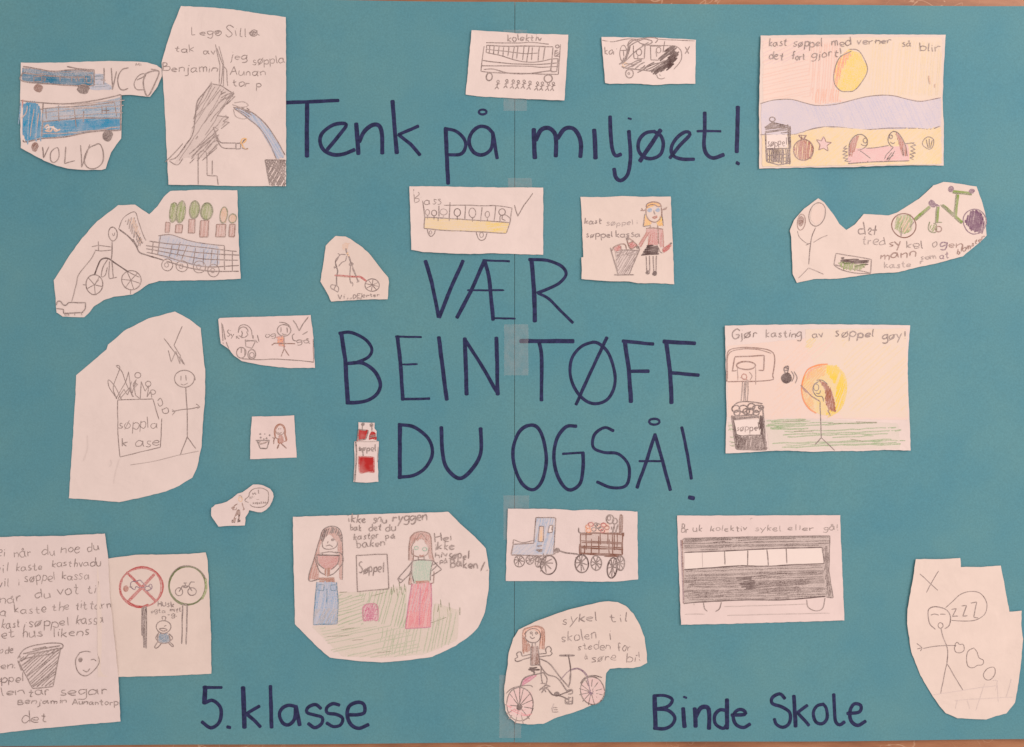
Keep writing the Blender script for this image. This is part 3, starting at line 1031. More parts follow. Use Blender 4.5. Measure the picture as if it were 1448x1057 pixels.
q.l('760 925 780 870 850 925; 790 880 835 935; 700 945 760 920; 790 925 835 950', 1.3, 'dark:.85').w('765 870 800 880 835 930 830 945 700 950 740 910', 'pink:.3')
q = S('swimmer_drawing', 'brown haired head looking left')
q.w('1030 735 1070 780 1100 850 1105 910 1070 905 1055 830 1035 770', 'rust:.5').f('1030 735 1070 780 1100 850 1105 910 1070 905 1055 830 1035 770', 88, 2.2, 1.6, 'rust:.85').c('1105 908 1095 830 1055 755 1015 732 985 755 975 795 990 830 1010 845', 1.3, 'dark:.85').e(995, 770, 11, 14, 1.2).c('990 805 1010 818 1022 808', 1.1)
q.l('1010 845 960 900 945 930; 1020 870 975 940; 1000 880 960 935 1010 900; 1075 850 1080 910', 1.3, 'dark:.85')
S('shell_drawing').c('1250 855 1215 825 1225 790 1255 772 1290 790 1290 830 1275 855 1250 855; 1255 850 1240 790; 1262 850 1262 785; 1270 850 1282 795', 1.1, 'pencil:.75')
h = S('handwriting')
h.t('kast', 138, 125, 262, 32).t('søppel', 312, 128, 510, 30).t('med', 580, 125, 712, 30).t('verner', 755, 120, 995, 26, -8).t('så', 1075, 135, 1135, 28).t('blir', 1200, 162, 1335, 32, 10)
h.t('det', 138, 222, 240, 32).t('fort', 300, 220, 395, 28).t('gjort!', 440, 208, 645, 32, -14)
S('pencil_stroke').l('1260 340 1268 400', 2, 'tan:.7').l('1300 400 1300 425', 1.6, 'tan:.6')

# 6 cyclist pulling a trailer with potted plants
S = Sheet('cutout of a stick cyclist towing a cart below green potted plants', (60, 260, 4.827),
          '525 150 640 147 735 212 790 160 835 95 880 55 1100 45 1332 47 1340 300 1356 650 1150 660 900 663 800 665 730 685 680 720 620 757 560 765 490 772 420 795 350 840 310 890 285 912 140 908 98 880 90 760 80 660 120 600 190 490 280 370 380 260', 1.1)
b = S('bicycle_drawing')
b.sub('wheel').e(355, 690, 60, 68, 1.5, turns=1.1).spokes(355, 690, 62, 68, 5)
b.sub('wheel').e(608, 660, 68, 64, 1.5, turns=1.1).spokes(605, 660, 66, 68, 6)
b.c('355 625 380 560 405 518 450 512 500 545 590 605', 2, 'dark:.9').l('590 605 665 640; 275 690 300 692; 605 720 605 755; 355 690 385 655', 1.3).c('450 515 415 570 402 635 430 625 445 570', 1.3).c('460 530 455 640 480 645 510 640; 475 530 485 640', 1.4)
b.l('340 432 385 422 470 432; 385 395 385 460; 360 455 400 460 470 455', 1.3)
q = S('rider_drawing', 'stick figure rider')
q.e(485, 345, 30, 46, 1.4, turns=1.2).c('480 340 490 360 500 335', 1.1).l('480 392 475 490 470 530', 1.6)
t = S('bucket_drawing', 'hatched scoop with a tow rope')
t.f('570 260 630 230 690 410 660 430', 75, 2.8, 1.7, 'pencil:.55').f('600 250 635 235 688 405 670 410', 72, 3, 1.6, 'tan:.6').c('525 310 560 235 635 195 660 260 690 350 710 390', 1.1).c('525 312 590 360 640 420 665 470 720 490 830 525', 2, 'dark:.85').l('620 380 655 440; 640 330 685 410', 1.8, 'dark:.8')
c = S('trailer_drawing', 'blue gridded cart')
c.w('800 360 880 352 1000 388 1210 428 1210 560 1080 570 900 530 790 490', 'lblue:.33').f('810 360 1000 390 1210 430 1205 550 1000 540 800 480', 70, 4.2, 1.7, 'lblue:.5', skip=.2)
c.c('795 358 880 350 1000 390 1120 412 1245 425', 1.3).l('1245 425 1245 590', 1.7).c('735 395 850 410 1000 425 1240 455 1330 465; 710 425 900 450 1100 475 1350 490; 710 445 900 480 1100 515 1340 525; 715 470 850 500 1000 545 1140 570 1345 560', 1.4).c('850 530 1000 575 1150 598 1345 600', 1.6)
c.l('760 400 750 480; 810 360 790 490; 890 420 870 505; 990 425 950 530; 1050 440 1030 550; 1105 450 1100 560; 1160 450 1150 570; 1200 450 1195 570; 1300 460 1298 598; 945 400 920 500', 1.2)
for x, y, rx, ry in ((855, 555, 38, 42), (955, 565, 40, 38), (1075, 570, 42, 40), (1170, 595, 40, 42)):
    c.sub('wheel').e(x, y, rx, ry, 1.1, 'pencil:.75', turns=1.1).e(x - 5, y, 14, 16, 1.0, 'pencil:.6')
for x, y, rx, ry, bx, by, bw, bh, dk in ((900, 200, 26, 68, 858, 300, 34, 66, 0), (950, 195, 30, 76, 935, 310, 50, 54, 0), (1042, 180, 32, 60, 1022, 292, 46, 92, 1), (1125, 192, 38, 56, 1107, 310, 60, 112, 1), (1240, 215, 24, 56, 1220, 322, 68, 84, 0), (1302, 240, 26, 30, 1297, 322, 42, 84, 0)):
    q = S('potted_plant_drawing')
    gcol = 'green' if x != 1240 and x != 1302 else 'tan'
    ov = ' '.join(f'{x + rx*math.cos(a):.0f} {y + ry*math.sin(a):.0f}' for a in np.linspace(0, 6.28, 14)[:-1])
    q.w(ov, gcol + ':.5').f(ov, 80, 2.6, 1.8, gcol + ':.85')
    q.e(x, y, rx, ry, 1.4 if not dk else 1.9, 'dgreen' if dk else 'dgreen:.65', rot=8, turns=1.4)
    bx0, bx1, by0, by1 = bx - bw / 2, bx + bw / 2, by - bh / 2, by + bh / 2
    z = f'{bx0+6:.0f} {by0:.0f} {bx1:.0f} {by0:.0f} {bx1-4:.0f} {by1:.0f} {bx0:.0f} {by1:.0f}'
    pt = q.sub('pot')
    pt.w(z, 'rust:.28').f(z, 85, 3, 1.5, 'rust:.5').l(z + ' ' + ' '.join(z.split()[:2]), 1.3, 'brown')
S('dog_drawing').c('98 830 105 805 125 803 140 825 160 832 180 812', 1.5, 'dark:.8').l('180 812 295 813; 145 885 280 880; 98 852 145 858 145 885', 1.4, 'dark:.8').c('295 813 292 855 270 880', 1.4, 'dark:.8').l('155 888 158 902; 170 888 170 902; 182 888 182 902; 220 880 222 900; 268 880 270 898', 1.0)
S('leash_drawing').c('365 460 330 520 250 620 232 690 200 805', .9, 'pencil:.7')

# 7 little bicycle, yellow haired rider
S = Sheet('small pointed cutout with a red framed bicycle and faint rider, left of the yellow bus', (440, 320, 8.808),
          '305 122 430 130 490 160 560 212 640 265 725 345 800 440 880 545 960 640 970 700 952 912 700 915 500 925 250 940 180 800 115 690 135 560 180 245 220 200', 1.1)
q = S('rider_drawing')
q.w('390 230 430 195 470 220 460 280 410 300 375 280', 'tan:.5').f('380 240 430 200 470 215 450 290 390 290', 40, 3, 1.8, 'tan:.65').c('430 270 440 330 470 390 495 460', 2.2, 'dark:.65').f('430 300 450 330 490 440 470 430', 60, 3, 1.8, 'gold:.5')
q.c('430 355 360 355 320 420 300 450; 440 370 425 430 380 450 340 500', 1.4, 'pencil:.7').s(495, 470, 28, 24, 'pencil:.75', 1.4, 2.5).c('490 495 480 600 485 690 500 720; 510 495 540 570 565 640 580 690', 1.4, 'pencil:.75').c('500 690 520 720 510 750; 580 670 600 690 560 700', 1.3, 'pencil:.6')
b = S('bicycle_drawing', 'bicycle with a red frame')
b.c('295 612 400 620 550 630 610 630 690 690', 2.8, 'red').c('330 620 450 632 540 632', 1.6, 'rust:.8').c('300 450 310 500 330 560 315 640 315 750', 1.9, 'dark:.75').c('330 340 355 360 300 430 320 520 280 500 290 530', 1.3).l('510 520 560 640', 1.3)
b.sub('wheel').e(760, 735, 88, 78, 1.4, turns=1.2).spokes(760, 735, 84, 76, 8)
b.sub('wheel').c('310 740 250 730 245 770 300 800 330 820 340 770 310 740 280 800', 1.4)
S('handwriting').t('Vi', 330, 905, 410, 32, w=1.3).t('DElerter', 520, 895, 850, 28, -20, w=1.3).t('sssss', 440, 908, 630, 12, w=1.1, m='pencil:.6')

# 8 bus with a yellow skirt
S = Sheet('cutout with a pencil bus striped yellow along its side and a big tick mark', (570, 255, 6.895),
          '62 62 400 64 700 70 1000 75 1365 76 1366 400 1364 730 1100 722 850 715 660 724 480 718 300 708 180 700 80 680 72 400', 1.1)
S('handwriting').l('105 90 112 215', 1.3).c('108 125 150 118 158 140 130 165 112 180 150 180 155 205 112 222', 1.2).l('175 165 200 240', 1.2).t('ass', 205, 235, 375, 46, -8, w=1.2, m='pencil:.8')
S('tick_mark').l('1085 245 1118 355 1175 250 1265 130', 1.5)
b = S('bus_drawing')
b.w('212 370 500 378 800 398 1038 415 1005 518 700 500 400 488 205 468', 'yellow:.28').f('212 370 500 380 800 400 1038 415 1005 518 700 502 400 488 205 468', 3, 3, 2.0, 'yellow:.38').f('800 405 1038 418 1008 512 820 500', 5, 3, 2, 'yellow:.6')
b.l('195 225 212 370 202 468', 1.5).c('202 470 400 490 700 502 1005 520', 1.4).c('1005 518 1040 420 1062 270', 1.4).c('400 245 600 245 780 250 910 250 1062 272', 1.3).c('210 360 500 378 800 398 1035 415', 1.3)
w = b.sub('window')
w.l('348 250 350 355; 458 215 450 400; 610 245 603 380; 770 265 755 405; 905 245 888 400; 340 370 342 400', 1.4)
for x, y, rx, ry, k in ((238, 315, 20, 30, .6), (302, 320, 26, 28, .9), (395, 310, 36, 30, .5), (528, 315, 32, 38, .9), (675, 320, 32, 48, .7), (822, 335, 22, 30, .7), (965, 312, 32, 34, .9)):
    q = b.sub('passenger')
    q.e(x, y, rx, ry, 1.2, f'pencil:{k}', turns=1.15).l(f'{x} {y+ry} {x} {y+ry+38}', 1.1, f'pencil:{k}')
b.c('945 410 950 350 1000 340 1040 370 1045 400; 965 380 1000 395', 1.2)
b.sub('wheel').c('235 478 250 530 275 550 305 520 312 485', 1.3).e(268, 510, 12, 18, 1.1)
b.sub('wheel').c('712 505 735 570 765 590 800 570 820 515', 1.3).e(765, 535, 18, 26, 1.0, 'pencil:.7')

# 9 fair haired girl with the basket
S = Sheet('cutout of a fair haired girl in a red top dropping rubbish into a grey basket', (810, 270, 7.547),
          '80 68 350 70 520 60 700 70 1038 70 1045 300 1062 600 1078 1000 900 990 690 990 600 972 400 970 90 945 92 880 88 715 110 712 105 600 98 350', 1.1)
h = S('handwriting')
h.t('kast', 125, 352, 305, 34, w=1.7).t('søppel', 360, 378, 640, 32, -20, m='pencil:.55').t('i', 680, 355, 690, 28, m='pencil:.4').t('søppel', 138, 498, 420, 36, w=1.5, m='pencil:.75').t('kassa', 455, 500, 715, 38, -6, w=1.6)
g = S('girl_drawing')
hr = g.sub('hair', 'yellow hair')
hr.w('780 150 860 130 930 150 940 180 860 165 790 200', 'gold:.55').f('780 150 860 130 930 150 940 180 860 165 785 195', 20, 2.2, 1.8, 'gold:.85')
hr.w('765 250 790 280 830 335 840 350 800 378 752 382', 'yellow:.75').w('945 250 930 300 880 345 900 370 962 380 955 300', 'yellow:.75').f('765 260 835 340 800 378 752 382', 85, 2, 1.8, 'gold:.7').f('945 260 960 380 900 368 890 345', 85, 2, 1.8, 'gold:.7')
hr.l('765 250 750 385 830 375; 945 250 962 380', 1.5, 'dark:.7')
hd = g.sub('head')
hd.c('780 180 790 145 850 125 920 140 940 180', 1.7, 'brown').c('778 190 780 260 810 315 870 340 920 315 945 260 940 180', 1.6, 'brown').c('780 185 820 155 870 155 900 175 935 170', 1.4, 'brown')
hd.s(818, 208, 24, 20, 'lblue:.8', 1.4, 2.5).s(902, 208, 24, 20, 'lblue:.8', 1.4, 2.5).l('862 215 865 250 880 252', 1.2).c('845 285 870 300 900 275 850 285', 1.6, 'rust:.8').l('730 190 745 220 780 205; 740 215 720 215; 950 210 985 205 1000 180; 960 205 985 190', 1.3, 'brown')
tp = g.sub('top', 'red top')
tp.w('780 405 830 400 880 415 950 408 955 560 965 610 925 605 900 470 900 585 800 585 805 470 720 605 705 580 780 450', 'red:.38').f('825 410 900 415 905 585 800 585', 88, 2.4, 2.0, 'red:.5').f('905 415 950 410 965 600 930 600', 85, 2.4, 1.9, 'red:.55').f('780 445 820 440 720 605 705 580', 60, 2.4, 1.9, 'red:.5').l('780 405 850 400 960 415; 830 380 815 410; 900 375 905 410; 905 410 910 570', 1.7, 'brown').l('790 440 705 575; 815 440 720 605; 800 585 830 470; 955 420 965 610', 1.3, 'rust')
sk = g.sub('skirt', 'dark brown skirt')
sk.w('795 588 905 588 915 685 735 690', 'dark:.7').f('795 588 905 588 915 685 735 690', 5, 2, 2.2, 'dark:.95')
lg = g.sub('legs')
lg.l('780 700 785 865; 815 695 820 865; 855 700 860 865; 888 695 885 865', 1.4).s(798, 872, 22, 24, 'dark:.85', 1.6, 2.5).s(870, 882, 22, 26, 'dark:.9', 1.8, 2.5).c('905 600 930 655 955 670', 1.2)
b = S('bottle_drawing', 'red bottle in her outer hand')
b.w('945 635 1000 590 1040 565 1048 580 1030 620 960 665', 'rust:.7').f('945 640 1000 590 1048 565 1030 620 960 668', 35, 2.2, 2, 'red:.75').s(1040, 572, 12, 14, 'dark', 1.5, 2)
b = S('bottle_drawing', 'red and white bottle falling into the basket')
b.w('590 560 650 545 685 590 620 622', 'red:.45').f('590 565 640 550 680 590 620 620', 60, 2.4, 1.8, 'red:.65').l('570 510 600 610 630 625 690 585 640 540 585 500', 1.5, 'brown').s(580, 515, 14, 16, 'dark', 1.6, 2.2).l('600 560 650 540', 1.4, 'brown')
k = S('basket_drawing', 'grey hatched basket with rubbish on top')
k.w('450 640 690 640 600 895 480 895', 'pencil:.20').f('455 640 690 640 600 895 480 895', 58, 2.8, 1.3, 'pencil:.62').f('455 640 700 635 690 690 470 700', 20, 3, 1.3, 'pencil:.6')
k.l('400 610 480 890; 715 620 600 890; 440 900 650 900; 470 905 560 895', 1.5).c('450 645 560 635 700 640', 1.4).c('690 600 710 630 680 650', 1.6)
k.sub('rubbish').w('435 620 500 575 510 625 450 650', 'red:.5').f('435 620 500 575 512 625 450 650', 30, 2.3, 1.8, 'red:.65').c('420 640 440 600 500 575 530 570 560 580 572 630', 1.4, 'brown').l('510 590 515 635', 1.3, 'brown').s(690, 608, 16, 18, 'pencil', 1.4, 2)

# 10 green bicycle and flower man
S = Sheet('long ragged cutout with a green framed bicycle, a stick man and a flower box', (1110, 250, 4.993),
          '232 155 275 185 340 270 380 335 430 378 490 340 530 295 555 265 640 270 730 275 790 255 860 210 940 160 1000 105 1040 65 1110 42 1220 55 1340 75 1375 170 1400 260 1412 420 1350 480 1250 565 1100 605 900 650 800 675 630 685 500 705 360 722 200 725 80 752 50 690 45 540 40 430 30 385 60 310 130 230', 1.2)
b = S('bicycle_drawing', 'green bicycle with one green and one purple wheel')
k = b.sub('wheel', 'green wheel')
k.w('800 270 870 270 905 320 890 390 830 405 780 370 775 320', 'green:.45').f('790 280 880 270 908 320 885 390 820 405 780 370', 72, 2.8, 2.0, 'green:.8').f('800 280 870 275 880 380 820 400', 65, 4, 1.6, 'tan:.7').e(838, 347, 85, 84, 1.5, 'brown:.9', turns=1.12).l('910 320 880 360; 820 360 820 425', 1.5, 'dark:.8')
k = b.sub('wheel', 'purple wheel')
k.w('1270 300 1330 240 1380 270 1400 340 1370 400 1310 380 1275 340', 'purple:.55').f('1265 320 1300 250 1350 235 1385 280 1400 345 1380 410 1300 380', 82, 2.1, 2.3, 'purple:.9').e(1330, 320, 78, 88, 1.4, 'purple', turns=1.15)
fr = b.sub('frame', 'green frame')
for s in ('915 305 1020 215', '1075 215 1065 330', '1105 205 1195 280', '1210 130 1195 285 1245 330', '1175 110 1310 125'):
    a = pts_of(s)[0]
    for o in (-7, 0, 7):
        for u, v in zip(a[:-1], a[1:]):
            d = (v - u) / np.hypot(*(v - u))
            fr.l(f'{u[0]-d[1]*o:.1f} {u[1]+d[0]*o:.1f} {v[0]-d[1]*o:.1f} {v[1]+d[0]*o:.1f}', 2.0 if o else 1.6, 'green:.9' if o != 7 else 'dgreen')
fr.f('1100 195 1195 275 1185 290 1095 210', -42, 2, 1.6, 'dgreen')
b.sub('saddle', 'purple saddle').f('1005 180 1030 172 1085 205 1060 218 1015 210', -20, 1.9, 2.3, 'purple').s(1030, 190, 22, 16, 'purple', 1.8, 3)
b.sub('handlebar_grip').s(1163, 90, 20, 20, 'purple', 1.8, 3.5)
b.sub('handlebar_grip').s(1308, 110, 20, 16, 'purple:.85', 1.6, 3)
b.sub('pedal').c('1020 320 1010 370 1035 395 1065 390 1065 340 1045 330; 1060 325 1105 325', 1.5, 'dgreen:.8').f('1015 340 1065 340 1065 390 1030 390', 60, 3, 1.6, 'green:.7').e(1082, 372, 22, 20, 1.5, 'brown:.8')
q = S('stick_man_drawing')
q.w('240 185 280 200 275 270 240 330 215 340 180 310 185 240', 'tan:.22').e(225, 268, 55, 86, 1.3, rot=14, turns=1.05).c('215 360 185 440 165 620', 1.4).l('165 645 90 720; 165 645 270 690', 1.0, 'pencil:.6').c('85 385 100 430 150 470 180 475; 200 465 250 435 300 415; 145 485 180 470', 1.0, 'pencil:.75')
f = S('flower_drawing', 'small brown flower')
f.e(112, 325, 28, 58, 1.2, 'brown:.7', rot=8, turns=1.1).s(110, 318, 20, 40, 'brown:.75', 1.4, 4).s(108, 320, 9, 14, 'brown', 1.8, 3)
f = S('flower_box_drawing', 'box filled with dark earth and green')
f.l('360 542 612 585 603 682 345 622 360 542', 1.3).c('345 625 400 660 500 682 605 685', 1.3).f('400 570 450 580 590 595 585 625 440 610 385 610', 0, 2.2, 2.3, 'dark:.95').f('375 605 450 610 575 625 545 655 470 665 410 655', 85, 2.4, 2.0, 'green:.85').f('400 600 560 615 560 640 420 630', 10, 3, 2, 'dgreen:.9')
h = S('handwriting')
h.l('552 320 568 410; 640 345 632 412; 615 378 650 378', 1.6).c('555 370 520 375 525 405 560 400', 1.5).c('585 385 600 360 610 380 590 400 615 412', 1.4)
h.t('tred', 545, 478, 705, 34, 8, m='pencil:.6').t('sy', 738, 492, 815, 34, w=1.6, m='brown').t('kel', 852, 505, 968, 30, 4).t('o', 1040, 500, 1066, 34, m='pencil:.7').t('g', 1090, 492, 1135, 34, w=1.6, m='purple:.8').t('en', 1155, 505, 1240, 34, -5, m='brown')
h.t('mann', 680, 582, 915, 32, -20, m='brown', w=1.5).t('som', 955, 590, 1060, 24, -10, m='pencil:.55').t('at', 1090, 582, 1150, 28, -10, m='purple:.8')
h.t('kaste', 700, 648, 885, 24, -12, m='pencil:.5').t('r', 955, 620, 975, 24, m='pencil:.5').t('blomster', 1208, 550, 1395, 24, -110, m='brown', w=1.3, slant=.1)

# 11 stick man and rubbish case
S = Sheet('large cutout of a smiling stick figure throwing rubbish into a spiky topped box', (90, 430, 3.643),
          '575 40 650 80 708 125 715 200 732 350 730 500 718 640 712 740 690 840 665 895 600 935 530 965 410 995 290 1020 150 1008 30 1000 45 760 60 500 65 368 140 305 222 235 230 210 320 135 440 75', .8)
t = S('bin_drawing', 'box with jagged rubbish sticking out of the top')
t.l('278 495 460 490 492 595; 278 495 280 670 292 788 500 738 507 590', 1.3).c('300 492 260 420 230 390 235 430 275 490; 275 488 255 430 290 330 270 320 300 350 330 430 360 480', 1.1)
t.l('270 490 320 400 335 350 350 470 375 390 360 410 370 470 395 490 400 400 420 450 440 420 430 480 450 450 455 485; 290 490 340 430 355 480; 280 490 310 440 330 470 350 400', 1.1)
t.e(382, 368, 16, 14, 1.2).e(436, 412, 14, 14, 1.2).e(460, 455, 14, 12, 1.2).s(368, 420, 14, 14, 'pencil', 1, 2)
t.sub('handwriting').t('søppla', 285, 642, 482, 30, -4).t('k', 298, 732, 326, 22, w=1.5).t('ase', 372, 738, 492, 28, -12)
q = S('stick_person_drawing')
q.e(625, 385, 52, 45, 1.4, turns=1.05).l('605 370 605 395; 630 368 632 395', 1.2).c('605 412 620 418 640 408', 1.1).l('630 430 638 545 638 685; 638 685 603 775; 638 685 683 745', 1.4).c('560 555 610 545 660 540 700 530', 1.4).l('560 545 575 555 560 572; 685 515 705 530 690 540', 1.1)
S('rubbish_drawing').c('485 500 500 485 512 515 495 528 485 510; 510 545 535 535 540 560 515 562 508 540', 1.1)
S('cross_mark').l('518 178 620 310; 612 115 570 215 605 270', 1.2).l('540 240 555 300 580 245 600 310 600 270 625 315', 1.1)
S('ground_line_drawing').c('345 830 470 810 600 778 700 758', 1, 'pencil:.45')
S('pencil_smudge').f('70 670 140 680 180 830 120 850', 85, 9, 1.6, 'pencil:.12', skip=.3)
S('pencil_smudge').f('230 800 330 810 320 930 250 920', 80, 9, 1.6, 'pencil:.12', skip=.3)

# 12 cyclist and walker with a tick
S = Sheet('small cutout with a cyclist and an orange shirted stick figure under a tick mark', (300, 435, 9.342),
          '90 160 110 142 500 130 900 115 1303 100 1340 400 1362 800 1000 800 800 780 640 760 400 710 300 640 240 560 200 530 125 480 105 320', 1)
S('pencil_border').l('132 160 155 480; 135 165 180 420 230 545', 1.5).c('400 680 600 690 850 685 1100 700 1350 722', 1.4).l('1335 420 1345 720', 1.2)
S('handwriting').t('Sy', 198, 385, 285, 46, w=1.4).t('kl', 315, 405, 400, 40, w=1.3).l('600 365 625 460; 535 370 545 420', 1.3).t('og', 700, 395, 840, 40, -20, w=1.3).c('1090 350 1060 370 1070 430 1110 445', 1.4).t('gå', 1120, 465, 1290, 46, -10, w=1.4)
S('tick_mark').l('1070 170 1110 220 1150 310 1200 220 1275 125', 1.6).l('1195 360 1262 320', 1.6)
q = S('cyclist_drawing')
q.c('350 300 370 250 420 230 480 250 520 300 530 370', 1.3).e(415, 330, 65, 70, 1.3, turns=.9, start=.6).l('395 310 398 335; 460 320 480 370', 1.3).l('440 425 450 520 530 540 575 450 440 430; 450 450 580 435', 1.4).l('545 370 545 410; 580 440 600 470', 1.2)
q.sub('wheel').e(392, 600, 60, 72, 1.4, turns=1.15).f('380 540 410 530 410 640 395 650', 85, 3, 1.5, 'pencil:.6').l('430 540 440 640', 1.2)
q.sub('wheel').e(530, 620, 50, 64, 1.6, turns=1.5).e(530, 630, 30, 35, 1.3)
q = S('walker_drawing', 'stick figure with an orange shirt')
q.e(952, 305, 88, 78, 1.4, turns=1.0).c('890 200 960 205 1020 245 1045 310', 1.4).l('910 265 912 330; 990 265 995 335', 1.4).c('925 345 950 360 985 355', 1.2)
q.sub('shirt').w('855 390 945 385 955 520 880 515', 'red:.3').f('855 390 945 385 960 520 880 510', 75, 2.4, 2.0, 'orange:.75').f('855 390 945 385 960 520 880 510', 15, 4, 1.5, 'red:.6')
q.l('815 475 1100 480; 950 390 955 545 915 650; 955 545 1020 640; 790 500 820 478', 1.4, 'brown:.85')

# 13 basketball
S = Sheet('cutout of a long haired figure by a yellow sun, throwing at a basketball hoop', (1010, 450, 4.993),
          '70 55 400 48 800 45 1100 47 1383 52 1372 200 1365 400 1375 650 1383 935 1200 930 1050 940 900 938 700 945 500 935 380 938 250 948 78 955 80 800 85 700 80 450', 1.1)
k = S('sky_drawing', 'peach and yellow sky')
k.w('85 200 1360 70 1365 400 1370 720 780 710 380 715 95 700', 'peach:.20').w('640 80 1355 75 1365 700 900 705 640 200', 'yellow:.13').f('500 200 900 150 640 330 600 460 620 640 400 700', 42, 6, 1.8, 'peach:.3', skip=.2).f('900 150 1350 200 1360 650 950 650', 42, 6, 1.8, 'yellow:.25', skip=.2).f('650 140 720 140 680 210 640 210', 42, 3, 1.8, 'yellow:.45')
k = S('grass_drawing', 'pale green ground')
k.w('95 735 380 720 500 705 640 715 1150 735 1300 745 1310 920 480 930 380 930 375 800 110 800', 'grass:.13').f('380 720 560 700 640 720 640 780 380 790', 2, 2.6, 2.0, 'grass:.75', jit=8, wobble=.7).f('450 740 1150 730 1290 800 1290 900 480 920', 2, 3.6, 1.8, 'grass:.65', skip=.2, jit=14, wobble=.9).f('800 820 1250 850 1250 920 780 910', 2, 4, 1.8, 'grass:.8', skip=.3, jit=14, wobble=.9).f('95 730 130 730 140 910 110 910', 2, 5, 1.4, 'grass:.6').l('1000 735 1150 737; 800 745 1150 740; 560 800 700 798; 960 855 1060 870; 115 880 150 878; 120 905 145 903; 480 735 640 720', 1, 'dgreen:.7')
s = S('sun_drawing', 'yellow sun disc with an orange left rim')
s.w('780 330 860 335 920 400 935 500 905 620 850 680 780 690 700 660 640 600 612 500 640 400 700 345', 'yellow:.5')
s.f('780 330 860 335 915 400 930 500 900 620 850 680 780 690 860 600 860 480 800 400', 70, 2.4, 2.1, 'yellow:.9').f('780 330 700 345 640 400 612 500 640 600 710 665 690 560 700 450 780 400', 48, 3, 2.0, 'gold:.6').f('660 380 800 335 760 400 650 440', 48, 3, 2.2, 'gold:.65')
s.c('800 325 720 335 660 365 630 420 615 500 630 580 670 640 720 672', 2.0, 'orange:.95').c('760 340 680 370 650 430', 1.8, 'orange:.6').c('860 345 915 400 932 480 915 590 870 660 800 700', 2.2, 'yellow:.85').c('870 350 920 420 925 500 905 600', 2, 'yellow:.8')
q = S('girl_drawing', 'stick girl with long brown hair')
hr = q.sub('hair', 'long brown hair')
hr.w('740 440 790 460 830 520 850 600 858 660 820 655 800 640 780 590 785 520', 'rust:.65').f('730 440 790 460 830 520 850 600 858 665 820 655 795 620 780 560 785 500', 75, 2.0, 1.9, 'hair:.95').l('800 600 810 655; 830 600 840 660', 1.6, 'hair')
q.c('720 440 760 440 800 470; 735 448 705 470 695 510 720 550 760 555 770 590', 1.4, 'dark:.85').e(718, 490, 18, 24, 1.2).c('715 530 740 535 748 510', 1.3).l('745 590 755 845; 755 845 710 895; 755 845 850 935', 1.3, 'dark:.85').l('745 588 690 555 612 480; 800 650 820 690', 1.7, 'brown').c('612 475 640 515 650 525', 2.4, 'hair')
k = S('hoop_drawing', 'backboard with hoop, net and post')
k.c('85 450 85 300 100 230 180 210 300 212 400 235 425 290 410 400 390 440 90 450', 1.5, 'brown').c('90 430 95 260 180 222 300 222 400 250', 1.2, 'brown:.7').l('125 375 142 275 350 265 345 372 310 370; 120 375 155 370', 1.7, 'brown').e(222, 335, 66, 29, 1.9, 'brown', turns=1.1)
k.l('160 350 165 440; 290 350 290 470; 180 420 240 440', 1, 'brown:.6').f('190 450 245 445 240 585 185 590', 88, 2.6, 1.5, 'pencil:.62').e(210, 415, 18, 20, 1.3, 'rust').c('245 380 265 410 250 440', 1, 'brown:.6')
t = S('bin_drawing', 'brown bin filled to the brim')
t.f('120 680 150 700 180 930 155 920', 82, 2, 2, 'dark:.9').f('310 690 345 680 368 925 345 930', 85, 2, 2, 'dark:.9').f('160 840 335 830 345 930 180 925', 80, 2.3, 2.1, 'dark:.85').l('120 690 155 925 365 930 340 620; 150 715 310 700; 150 830 330 828', 1.9, 'dark').c('120 640 160 600 240 590 340 605', 1.6, 'dark')
t.w('140 722 310 715 320 822 158 828', 'white:.8')
rb = t.sub('rubbish')
for x, y, r in ((150, 640, 28), (160, 670, 22), (205, 640, 30), (225, 660, 24), (260, 625, 26), (255, 660, 28), (300, 640, 30), (295, 670, 22), (330, 630, 18)):
    rb.e(x, y, r, r * .85, 1.6, 'dark:.85', turns=1.7)
rb.f('130 690 320 680 310 705 150 715', 5, 2.4, 1.6, 'dark:.8')
t.sub('handwriting').t('søppel', 155, 795, 318, 28, -4, w=1.4)
b = S('bag_drawing', 'dark rubbish bag flying through the air')
b.s(508, 425, 36, 38, 'dark:.9', 1.8, 6).f('480 400 535 395 540 440 490 450', 40, 2.4, 1.9, 'dark:.9').c('500 390 490 355 520 340 515 385; 490 350 520 355; 498 370 520 365', 1.7, 'dark').c('540 375 560 410 545 450; 560 378 582 420 570 460', 1.3, 'pencil:.8')
h = S('handwriting')
h.t('Gjør', 125, 150, 295, 34, -14, w=1.5).t('kasting', 360, 138, 610, 30, 0).t('av', 688, 138, 765, 28).t('søppel', 850, 135, 1122, 34, w=1.6).t('gøy!', 1190, 150, 1345, 30, -6, w=1.5)

